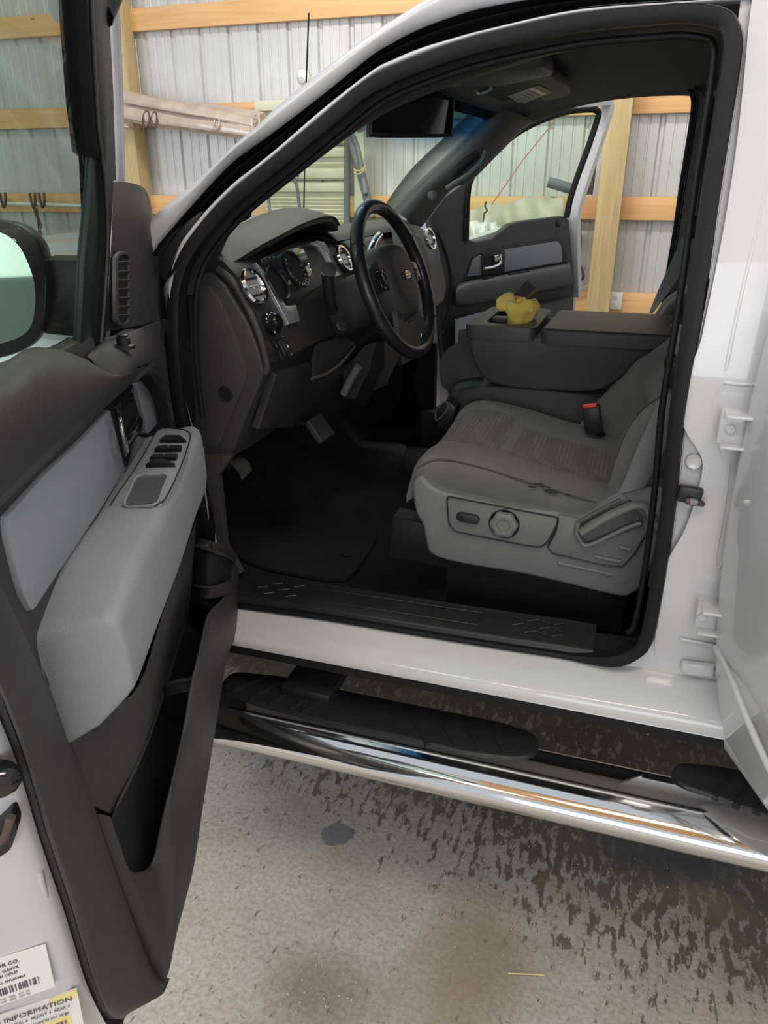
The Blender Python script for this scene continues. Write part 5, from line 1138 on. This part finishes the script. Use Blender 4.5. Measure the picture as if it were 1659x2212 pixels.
# trim base
base = [DW(1.07, 1.37, 0)] + [DW(1.085, 1.28, 0)] + [DL(u, v, 0) for u, v in eL] + [DL(318, 2100, 0), DW(.62, .52, 0), DW(.08, .56, 0), DW(.03, .9, 0), DW(.03, 1.26, 0), DW(.35, 1.29, 0), DW(.5, 1.33, 0)]
tp_ = plate('door_trim_panel', base, DN, .02, CHAR, dr, bev=.004)
# rolled border along the latch edge
bo = [[(-70, 1330, .004), (7, 1512, .004), (55, 1639, .004), (103, 1805, .004), (155, 1960, .004), (193, 2087, .004), (227, 2175, .004), (252, 2200, .004), (272, 2198, .004)],
      [(-66, 1318, .012), (14, 1508, .013), (63, 1636, .013), (112, 1800, .013), (164, 1954, .013), (202, 2078, .013), (236, 2160, .013), (260, 2186, .013), (280, 2188, .013)],
      [(-30, 1290, .016), (50, 1480, .018), (105, 1615, .018), (160, 1780, .018), (215, 1930, .018), (258, 2040, .018), (300, 2130, .020), (330, 2150, .026), (345, 2152, .030)],
      [(-5, 1270, .014), (75, 1455, .016), (132, 1590, .016), (190, 1750, .016), (243, 1900, .016), (285, 2010, .016), (322, 2098, .020), (350, 2130, .030), (358, 2136, .034)],
      [(2, 1262, .004), (90, 1450, .004), (146, 1582, .004), (204, 1742, .004), (256, 1890, .004), (298, 2000, .006), (333, 2088, .014), (362, 2112, .028), (368, 2110, .034)]]
patch('trim_border', [[DL(*q) for q in r] for r in bo], CHAR, tp_, sub=(4, 3), angle=70)
# lower panel between border and map pocket
loA = [(90, 1450, .004), (146, 1582, .004), (204, 1742, .004), (225, 1800, .004), (256, 1890, .006), (298, 2000, .008), (333, 2088, .014)]
pk_in = [(420, 1180, .085), (414, 1282, .070), (368, 1461, .042), (317, 1605, .030), (255, 1736, .018), (241, 1774, .015)]
lo = [[(90, 1440, .003), (152, 1540, .006), (230, 1530, .02), (300, 1480, .045), (350, 1330, .070), (400, 1190, .090), (425, 1120, .100)],
      [(130, 1545, .004), (190, 1590, .012), (262, 1560, .026), (318, 1490, .042), (362, 1370, .060), (404, 1240, .078), (422, 1150, .095)],
      [(146, 1582, .004), (205, 1650, .012), (268, 1640, .024), (318, 1560, .034), (366, 1440, .044), (409, 1285, .068), (420, 1185, .088)],
      [(178, 1670, .004), (215, 1700, .010), (258, 1700, .018), (300, 1640, .026), (352, 1500, .038), (405, 1330, .062), (418, 1200, .084)],
      [(204, 1742, .004), (222, 1750, .009), (246, 1752, .014), (282, 1690, .022), (335, 1565, .033), (395, 1370, .056), (414, 1230, .078)]]
patch('lower_trim', [[DL(*q) for q in r] for r in lo], CHAR, tp_, sub=(4, 4), angle=70)
# map pocket: outer wall with rolled lip
LIP = [(238, 1772, .014), (250, 1806, .015), (268, 1852, .016), (296, 1884, .022), (337, 1863, .036), (362, 1760, .056), (382, 1674, .068), (406, 1564, .082), (421, 1477, .096), (439, 1400, .110), (457, 1326, .121), (489, 1289, .139), (505, 1248, .149), (507, 1212, .153)]
SIL = [(212, 1758, .008), (256, 1886, .010), (300, 2000, .014), (336, 2088, .022), (360, 2112, .034), (382, 2015, .052), (402, 1940, .062), (421, 1860, .075), (441, 1725, .090), (458, 1622, .105), (476, 1508, .122), (495, 1403, .137), (527, 1340, .156), (534, 1297, .165), ]
SIL = SIL[:14]
Lp = [DL(*q) for q in LIP]; Sp = [DL(*q) for q in SIL]
Mp = [a.lerp(b, .5) + DN * .006 for a, b in zip(Lp, Sp)]
pkt = patch('map_pocket', [[p - DN * .018 - Z_ * .10 for p in Lp], [p - DN * .010 - Z_ * .012 for p in Lp], [p - DN * .003 for p in Lp], [p.lerp(q, .12) + DN * .002 for p, q in zip(Lp, Sp)], Mp, Sp, [p - DN * min(.02, loc(p)[2] * .5) - Z_ * .02 * min(1, max(0, loc(p)[2] - .03) / .05) for p in Sp], [DW(loc(p)[0], loc(p)[1] - .06 * min(1, max(0, loc(p)[2] - .03) / .05), .0) for p in Sp]], CHAR, tp_, sub=(4, 3), angle=75)
# front cubby of the pocket
cbL = [DL(*q) for q in [(507, 1212, .153), (490, 1199, .145), (462, 1190, .125), (434, 1182, .100), (420, 1180, .085)]]
cbS = [DL(*q) for q in [(534, 1297, .165), (530, 1240, .162), (508, 1200, .154), (470, 1184, .130), (436, 1174, .098)]]
patch('pocket_wall_shade', [[p - Z_ * .12 - DN * .02 for p in cbL], [p - Z_ * .006 - DN * .004 for p in cbL]], RUBBER2, tp_, sub=(4, 2), angle=75)  # dark overlay: shade on the inside of the wall, put into the colour
patch('pocket_front_lip', [[p - Z_ * .006 for p in cbL], cbL, [p.lerp(q, .5) + Z_ * .003 for p, q in zip(cbL, cbS)], cbS, [p - Z_ * .15 - DN * .02 for p in cbS]], CHAR, tp_, sub=(4, 3), angle=75)
plate('pocket_shade_liner', [DL(u, v, .007) for u, v in [(425, 1175), (500, 1195), (520, 1240), (500, 1300), (470, 1340), (452, 1400), (430, 1490), (400, 1640), (370, 1780), (345, 1872), (300, 1892), (262, 1860), (236, 1775), (255, 1730), (317, 1600), (368, 1455), (410, 1290)]], DN, .003, RUBBER2, tp_, bev=0)  # near-black sheet painting the darkness inside the pocket
plate('pocket_shade_liner', [DL(u, v, o) for u, v, o in [(425, 1178, .05), (500, 1205, .11), (500, 1280, .11), (455, 1330, .09), (436, 1410, .08), (415, 1290, .04)]], DN, .003, RUBBER2, tp_, bev=0)  # second black sheet for the shade in the front cubby
for L in ([(412, 1262, .070), (440, 1268, .10), (470, 1266, .125), (495, 1256, .145)], [(352, 1482, .038), (380, 1472, .062), (420, 1466, .092)]):
    P = [DL(*q) for q in L]; patch('pocket_divider', [P, [p - Z_ * .004 - DD * .012 for p in P], [p - Z_ * .03 - DD * .012 for p in P]], CHAR, tp_, sub=(3, 2), thick=tuple(DD * .004))
lipT = [DL(*q) - Z_ * k for q, k in zip([(500, 1205, .140), (489, 1289, .136), (439, 1400, .108), (406, 1564, .080), (362, 1760, .054), (300, 1882, .018)], (.09, .09, .09, .08, .06, .012))]
inT = [DL(*q) for q in [(424, 1172, .088), (413, 1272, .070), (366, 1456, .042), (316, 1600, .030), (254, 1732, .018), (240, 1772, .014)]]
patch('pocket_shade_liner', [inT, [p - Z_ * .05 - DN * .012 for p in inT], [a.lerp(b, .5) - Z_ * k - DN * (.0 if k < .125 else .02) for a, b, k in zip(inT, lipT, (.10, .12, .12, .13, .13, .10))], lipT], RUBBER2, tp_, sub=(4, 3), angle=80)  # trough closing the pocket, coloured black for the shade inside
# upper pad under the glass
up_ = [[(-170, 845, -.002), (0, 786, -.002), (63, 752, -.002), (120, 754, .006), (165, 768, .018), (205, 785, .028), (245, 803, .038), (285, 788, .045)],
       [(-170, 915, .03), (0, 850, .030), (63, 812, .030), (125, 798, .030), (175, 796, .034), (215, 800, .038), (252, 808, .042), (290, 792, .047)],
       [(-170, 1035, .040), (0, 955, .040), (66, 902, .040), (130, 862, .040), (185, 832, .042), (225, 818, .044), (260, 812, .046), (296, 795, .048)],
       [(-170, 1190, .034), (0, 1062, .034), (60, 1003, .034), (130, 937, .036), (185, 884, .040), (230, 846, .043), (268, 818, .046), (302, 796, .048)],
       [(-170, 1215, .026), (0, 1082, .026), (60, 1023, .026), (131, 955, .028), (186, 902, .032), (231, 862, .036), (270, 828, .040), (305, 801, .043)],
       [(-170, 1225, .0), (0, 1096, .0), (60, 1040, .0), (132, 970, .001), (187, 917, .004), (232, 876, .010), (272, 840, .018), (308, 808, .028)]]
upp = patch('upper_door_pad', [[DL(*q) for q in r] for r in up_], CHAR, tp_, sub=(4, 4), angle=80)
# shelf at the front and its lock knob
shf = [[(205, 752, .0), (229, 730, .0), (270, 720, .018), (310, 705, .036), (345, 690, .048)],
       [(190, 768, .02), (225, 760, .022), (268, 752, .034), (308, 738, .044), (348, 715, .052)],
       [(198, 778, .028), (243, 800, .039), (275, 788, .046), (305, 770, .050), (345, 745, .054)],
       [(220, 806, .036), (258, 812, .045), (292, 795, .049), (318, 785, .051), (345, 775, .054)]]
shp = patch('front_shelf', [[DL(*q) for q in r] for r in shf], CHAR, tp_, sub=(4, 4), angle=80)
kc_ = DL(268, 747, .036)
lathe('lock_knob', kc_, (0, 0, 1), [(.016, -.004), (.016, .001), (.010, .003), (.010, .012), (.008, .0135), (.0085, .016), (.006, .0175), (.001, .0175)], DARK, tp_, seg=28)
# front edge of the trim, down beside the hinge
fe_ = [[(345, 745, .053), (312, 800, .044), (322, 806, .040), (345, 850, .036), (360, 895, .040), (380, 960, .05), (400, 1100, .07)],
       [(352, 720, .054), (335, 785, .052), (345, 800, .050), (362, 850, .050), (376, 900, .055), (395, 970, .065), (415, 1100, .08)],
       [(361, 692, .046), (366, 750, .052), (374, 800, .054), (384, 855, .058), (394, 905, .062), (408, 975, .07), (425, 1100, .085)],
       [(361, 692, .02), (366, 750, .02), (374, 800, .02), (384, 855, .02), (394, 905, .02), (408, 975, .03), (425, 1100, .04)]]
patch('front_trim_edge', [[DL(*q) for q in r] for r in fe_[:3]], CHAR, tp_, sub=(4, 3), angle=80)
tube('trim_roll', [DL(*q) for q in [(290, 818, .036), (312, 800, .042), (335, 806, .044), (352, 832, .044), (366, 870, .046), (378, 905, .05)]], .007, CHAR, tp_, n=10)
# light grey inserts, handle
ins = [(17, 1130), (17, 1115), (36, 1094), (101, 1022), (170, 958), (243, 880), (246, 885), (276, 1008), (213, 1110), (135, 1228), (72, 1324), (50, 1280), (32, 1210), (20, 1160)]
plate('grey_insert', rnd([DL(u, v, .006) for u, v in ins], .01), DN, .008, INSERT, tp_, bev=.003)
plate('grey_insert', rnd([DL(u, v, .016) for u, v in [(297, 826), (306, 824), (322, 845), (334, 874), (346, 908), (332, 925), (320, 938)]], .006), DN, .010, INSERT, tp_, bev=.003)
hb2 = plate('handle_bezel', [DL(u, v, .012) for u, v in [(245, 880), (297, 833), (321, 938), (277, 1009)]], DN, .010, GLOSSK, tp_, bev=.003)
plate('handle_recess', rnd([DL(u, v, .0135) for u, v in [(256, 893), (292, 862), (309, 925), (280, 968)]], .01), DN, .002, RUBBER2, hb2, bev=0)
tube('door_handle', [DL(*q) for q in [(258, 889, .018), (262, 915, .026), (268, 945, .028), (275, 972, .020)]], .0055, CHROME, hb2, n=12, ry=.003, up=DN)
hl_ = plate('handle_lever', rnd([DL(u, v, .022) for u, v in [(271, 952), (302, 898), (309, 905), (306, 925), (279, 960)]], .004), DN, .006, GLOSSK, hb2, bev=.002)
# armrest
SEC = [(.150, 1.065, 1.070, .060, 1.030, .075, .99), (.165, 1.070, 1.095, .105, 1.010, .110, .97), (.235, 1.076, 1.104, .119, .998, .1235, .95), (.33, 1.082, 1.102, .112, 1.000, .120, .95), (.42, 1.090, 1.101, .105, 1.008, .114, .95), (.62, 1.108, 1.114, .092, 1.018, .102, .96), (.82, 1.137, 1.138, .083, 1.045, .093, .985), (.93, 1.133, 1.146, .079, 1.057, .087, .988), (.965, 1.129, 1.146, .075, 1.060, .083, .993), (.972, 1.120, 1.138, .068, 1.065, .078, 1.002)]
rings = []
for s, hi, hr, o_r, hl2, o_l, hb3 in SEC:
    q = [DW(s, hi, -.004), DW(s, hi * .5 + hr * .5 + .002, o_r * .5), DW(s, hr, o_r), DW(s, (hr + hl2) / 2, (o_r + o_l) / 2 + .002), DW(s, hl2, o_l), DW(s, (hl2 + hb3) / 2 - .008, o_l * .5), DW(s, hb3, -.004)]
    rings.append(rnd(q, .016, 3, idx=(2, 4)))
ar = loft('armrest', rings, GREY, tp_, sub=4, angle=60)
TN = (Z_ - DD * .040 - DN * .13).normalized()
def TPX(u, v, l=0.0):
    return pl(u, v, DW(.42, 1.1025 + l, .06), TN)
out_ = [(238, 1092), (258, 1060), (288, 1018), (316, 972), (334, 938), (344, 928), (360, 925), (396, 928), (410, 936), (410, 950), (398, 988), (380, 1032), (360, 1072), (350, 1084), (336, 1092)]
OT = [TPX(u, v, .004) for u, v in out_]
swpn = plate('switch_panel', spline(OT, 2, True), TN, .014, GREY, ar, bev=.0015)
tube('panel_groove', [TPX(u, v, .0045) for u, v in out_], .0011, DARK, ar, n=6, sub=2)
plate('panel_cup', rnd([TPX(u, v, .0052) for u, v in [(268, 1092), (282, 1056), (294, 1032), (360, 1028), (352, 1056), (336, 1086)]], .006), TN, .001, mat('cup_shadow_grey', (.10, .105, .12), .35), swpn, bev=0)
tube('cup_rim', [TPX(u, v, .0052) for u, v in [(268, 1092), (282, 1056), (296, 1030), (330, 1027), (361, 1027), (352, 1056), (338, 1088), (300, 1094)]], .0022, GREY, swpn, closed=True, n=8, sub=3)
for L in ([(344, 949), (356, 939), (388, 939), (401, 949)], [(333, 969), (340, 962), (362, 961), (361, 969)], [(363, 969), (364, 961), (392, 961), (390, 968)], [(323, 988), (330, 980), (352, 979), (350, 987)], [(353, 987), (354, 979), (383, 979), (379, 987)], [(314, 1002), (332, 991), (356, 990), (377, 1000)]):
    plate('window_switch', [TPX(u, v, .011) for u, v in L], TN, .008, DARK, swpn, bev=.0012)
# sail cover with tweeter grille
sl_ = [[(244, 393, .018), (242, 480, .015), (238, 560, .012), (233, 640, .008), (228, 716, .0)],
       [(275, 394, .030), (276, 480, .027), (273, 560, .024), (272, 640, .020), (270, 709, .018)],
       [(300, 400, .042), (306, 480, .042), (310, 560, .040), (316, 640, .038), (320, 698, .038)],
       [(314, 410, .047), (320, 480, .046), (330, 560, .045), (340, 640, .045), (346, 690, .046)],
       [(323, 428, .047), (335, 500, .042), (345, 570, .042), (355, 640, .042), (361, 688, .044)],
       [(322, 430, .02), (334, 505, .015), (344, 575, .015), (354, 645, .015), (360, 692, .015)]]
sail = patch('sail_cover', [[DL(*q) for q in r] for r in sl_], CHAR, tp_, sub=(4, 4), angle=80)
patch('sail_top', [[DL(*q) for q in [(244, 393, .018), (275, 394, .030), (300, 400, .042), (314, 410, .047), (323, 428, .047)]], [DL(*q) for q in [(244, 393, -.02), (270, 398, -.01), (290, 404, .0), (305, 415, .0), (315, 432, .005)]]], CHAR, sail, sub=(4, 2))
def SG(u, v, l=0): 
    t = (u - 268) / 1.0; return DL(u, v, .0235 + (628 - v) * .00003 + t * .00028 + l)
def slot(k0, k1, w, l, n=8):
    top = [SG(268 + w * math.cos(a), k0 - w * 1.15 * math.sin(a), l) for a in [math.pi * (1 - i / n) for i in range(n + 1)]]
    bot = [SG(268 + w * math.cos(a), k1 - w * 1.15 * math.sin(a), l) for a in [-math.pi * i / n for i in range(n + 1)]]
    return top + bot
gN = (SG(290, 560) - SG(250, 560)).cross(SG(268, 700) - SG(268, 560)).normalized()
if gN.dot(CAM - SG(268, 620)) < 0: gN = -gN
gr_ = plate('tweeter_grille', slot(562, 686, 17, .003), gN, .006, CHAR, sail, bev=.002, hole=slot(563, 685, 11.5, .003))
plate('grille_cavity', slot(563, 685, 13, .001), gN, .002, RUBBER2, gr_, bev=0)
for v in (566, 586, 605, 624, 643, 662, 681):
    tube('grille_bar', [SG(256, v, .0028), SG(268, v - .5, .003), SG(280, v - 1, .0028)], .0011, CHAR, gr_, n=6, sub=1)
# window frame and glass
def gl_(s, h, c=0.0): return DW(s, h, .2 * (h - 1.3) + c)
fm = plate('window_frame', [DG(u, v, 0) for u, v in [(186, -60), (190, 60), (199, 236), (208, 338), (220, 348), (224, 500), (216, 620), (208, 752), (229, 732), (238, 560), (246, 393), (252, 392), (246, 200), (236, 0), (232, -60)]], (DN - Z_ * .2), .028, RUBBER, dr, bev=.004)
tube('frame_ridge', [DG(u, v, .002) for u, v in [(196, -40), (203, 120), (213, 280), (222, 345), (229, 420), (232, 520), (226, 640), (218, 738)]], .0022, PILL, fm, n=8)
plate('glass_run', [DG(u, v, -.006) for u, v in [(203, 338), (220, 348), (224, 500), (212, 700), (208, 752), (172, 776), (178, 680), (184, 560), (196, 440)]], (DN - Z_ * .2), .01, mat('green_black_channel', (.018, .03, .026), .3), dr, bev=.002)
tube('frame_outer_skin', [DG(u, v, -.045) for u, v in [(238, -60), (246, 80), (251, 200), (254, 300), (257, 392)]], .012, WHITE, dr, n=10)
topf = [gl_(.30, 1.66, .0), DG(212, 30, -.012), gl_(.46, 1.79, 0), gl_(.60, 1.84, 0), gl_(.9, 1.86, 0), gl_(1.04, 1.84, 0), gl_(1.08, 1.70, 0), gl_(1.09, 1.38, 0)]
tube('upper_window_frame', topf[1:], .018, RUBBER, dr, n=10)
tube('upper_frame_skin', [p - DN * .035 for p in topf[1:]], .022, WHITE, dr, n=10)
dg_ = plate('door_glass', [DG(206, 752, -.012), DG(221, 520, -.012), DG(214, 345, -.012), DG(206, 200, -.012), DG(198, 20, -.012), DG(194, -60, -.012), gl_(.62, 1.83, -.012), gl_(1.06, 1.84, -.012), gl_(1.08, 1.33, -.012), gl_(.5, 1.28, -.012)], (DN - Z_ * .2), .004, GLASS, dr, bev=0)
patch('outer_belt', [[DW(s, 1.285 + .06 * min(1, s), -.02) for s in (.1, .4, .7, 1.08)], [DW(s, 1.27 + .06 * min(1, s), -.06) for s in (.1, .4, .7, 1.08)], [DW(s, 1.22 + .06 * min(1, s), -.12) for s in (.1, .4, .7, 1.08)], [DW(s, 1.1, -.145) for s in (.02, .4, .7, 1.08)]], WHITE, dr, sub=(3, 3), angle=80)
# side mirror
def ML(u, v, s=.16): return pl(u, v, DW(s, 0, 0), DD)
mo = [(-70, 492), (-20, 478), (30, 482), (66, 500), (88, 530), (98, 570), (104, 620), (98, 690), (80, 735), (40, 762), (-20, 778), (-75, 780), (-100, 700), (-100, 580)]
mi = [(-64, 512), (-20, 500), (14, 506), (44, 532), (62, 566), (76, 610), (78, 660), (70, 700), (52, 722), (14, 738), (-30, 745), (-70, 745), (-88, 690), (-88, 570)]
def ring_(L, s, k=1.0, s0=.16):
    P = [ML(u, v, s0) for u, v in L]; c = sum(P, Vector()) / len(P)
    return [c + (p - c) * k + DD * (s - s0) for p in P]
mh_ = loft('side_mirror', [ring_(mo, .02, .55), ring_(mo, .06, .85), ring_(mo, .12, 1.0), ring_(mo, .155, 1.0), ring_(mo, .165, .97)], DARK, dr, sub=3, rsub=3, angle=70)
plate('mirror_glass', spline(ring_(mi, .167), 3, True), DD, .002, mat('mirror_silver_green', (.36, .42, .36), .03, metal=1), mh_, bev=0)
plate('mirror_arm', rnd([ML(u, v, .13) for u, v in [(85, 560), (186, 562), (182, 640), (170, 728), (90, 722), (100, 640)]], .01), DD, .10, DARK, mh_, bev=.012)

# ================================================================== LOOSE THINGS
# yellow cloth stuffed in the cup holder
cc = PZ(1120, 697, ZT - .004); cc.y += .040
bm = bmesh.new(); rr_ = random.Random(5); N = 40; M = 14; V = []
prf = [(.030, -.03), (.034, -.005), (.038, .010), (.043, .022), (.047, .034), (.048, .046), (.045, .056), (.038, .060), (.030, .056), (.020, .052), (.012, .055), (.006, .056), (.003, .055), (.001, .055)]
for j, (r, h) in enumerate(prf):
    row = []
    for i in range(N):
        a = 6.28318 * i / N
        q = r * (1 + .09 * math.sin(3 * a + 1.2 * j * .5) + .06 * math.sin(7 * a - j * .6) + .03 * math.sin(13 * a + j))
        hh_ = h + .010 * math.sin(2 * a + 2.6) * (j / M) + .004 * math.sin(5 * a + j)
        row.append(bm.verts.new(cc + Vector((q * math.cos(a) * 1.05, q * math.sin(a), hh_))))
    V.append(row)
for A_, B_ in zip(V, V[1:]):
    for i in range(N): bm.faces.new((A_[i], A_[(i + 1) % N], B_[(i + 1) % N], B_[i]))
bm.faces.new(V[0]); bm.faces.new(V[-1])
cl = tag(finish(bm, 'yellow_cloth', YEL, None, angle=80), 'crumpled yellow microfibre cloth stuffed in the cup holder of the centre console', 'cloth')
def CP(u, v, d=0): return pl(u, v, cc + Vector((0, .0 + d, 0)), (-.25, -.95, .15))
patch('cloth_fold', [[CP(u, v, -.03) for u, v in [(1074, 652), (1088, 645), (1104, 652), (1118, 662), (1140, 662), (1152, 655)]], [CP(u, v, -.045) for u, v in [(1072, 662), (1086, 662), (1100, 664), (1118, 668), (1138, 668), (1152, 668)]], [CP(u, v, -.04) for u, v in [(1078, 672), (1088, 672), (1102, 674), (1118, 676), (1138, 676), (1150, 676)]]], YEL, cl, sub=(4, 3), thick=(0, .006, 0), angle=80)
patch('cloth_corner', [[CP(u, v, -.01) for u, v in [(1080, 640), (1092, 633), (1104, 632), (1112, 640)]], [CP(u, v, -.03) for u, v in [(1072, 648), (1086, 644), (1100, 645), (1112, 652)]], [CP(u, v, -.032) for u, v in [(1074, 660), (1088, 662), (1102, 664), (1114, 668)]]], YEL, cl, sub=(4, 3), thick=(0, .006, 0), angle=80)
cdp = [CP(u, v, -.012) for u, v in [(1138, 605), (1162, 626), (1140, 652), (1106, 660), (1103, 645)]]
cdo = tag(plate('black_card', [CP(u, v, -.004) for u, v in [(1138, 605), (1162, 626), (1132, 664), (1104, 644)]], (-.25, -.95, .15), .0015, CARD, None, bev=0), 'black card tag with an orange hexagon, tucked in the yellow cloth', 'card')
plate('orange_hexagon', [CP(u, v, -.0062) for u, v in [(1104, 646), (1116, 638), (1128, 642), (1129, 654), (1118, 662), (1107, 658)]], (-.25, -.95, .15), .0006, ORNG, cdo, bev=0)
for L in ([(1137, 642), (1158, 624)], [(1140, 645), (1160, 628)], [(1137, 642), (1140, 645)], [(1158, 624), (1160, 628)], [(1140, 642), (1157, 627)]):
    tube('printed_line', [CP(u, v, -.0064) for u, v in L], .0005, ORNG, cdo, n=4, sub=1)
tube('printed_emblem', [CP(u, v, -.0074) for u, v in [(1110, 652), (1114, 646), (1118, 653), (1122, 646), (1124, 650)]], .0006, CARD, cdo, n=4, sub=1)
# straw and crumbs on the floor
tag(tube('dry_straw', [PZ(1098, 2103, .004), PZ(1135, 2104, .005), PZ(1176, 2106, .004)], .0016, STRAW, n=6), 'single dry straw stalk lying on the concrete, lower right of centre', 'straw')
rr_ = random.Random(11); bm = bmesh.new()
for k in range(150):
    if k < 55: u, v = 690 + rr_.gauss(0, 55), 2130 + rr_.gauss(0, 45)
    else: u, v = rr_.uniform(430, 1500), rr_.uniform(1640, 2200)
    if v < 1560 + (u - 480) * .215 + 60: continue
    p = PZ(u, v, .001); s = rr_.uniform(.0008, .0024)
    bmesh.ops.create_icosphere(bm, subdivisions=1, radius=s, matrix=Matrix.Translation(p) @ Matrix.Diagonal((1, rr_.uniform(.5, 1.2), .6, 1)))
tag(finish(bm, 'sand_crumbs', mat('pale_grit', (.62, .52, .40), .6), None), 'scattered pale grit and crumbs on the concrete', 'grit', kind='stuff')
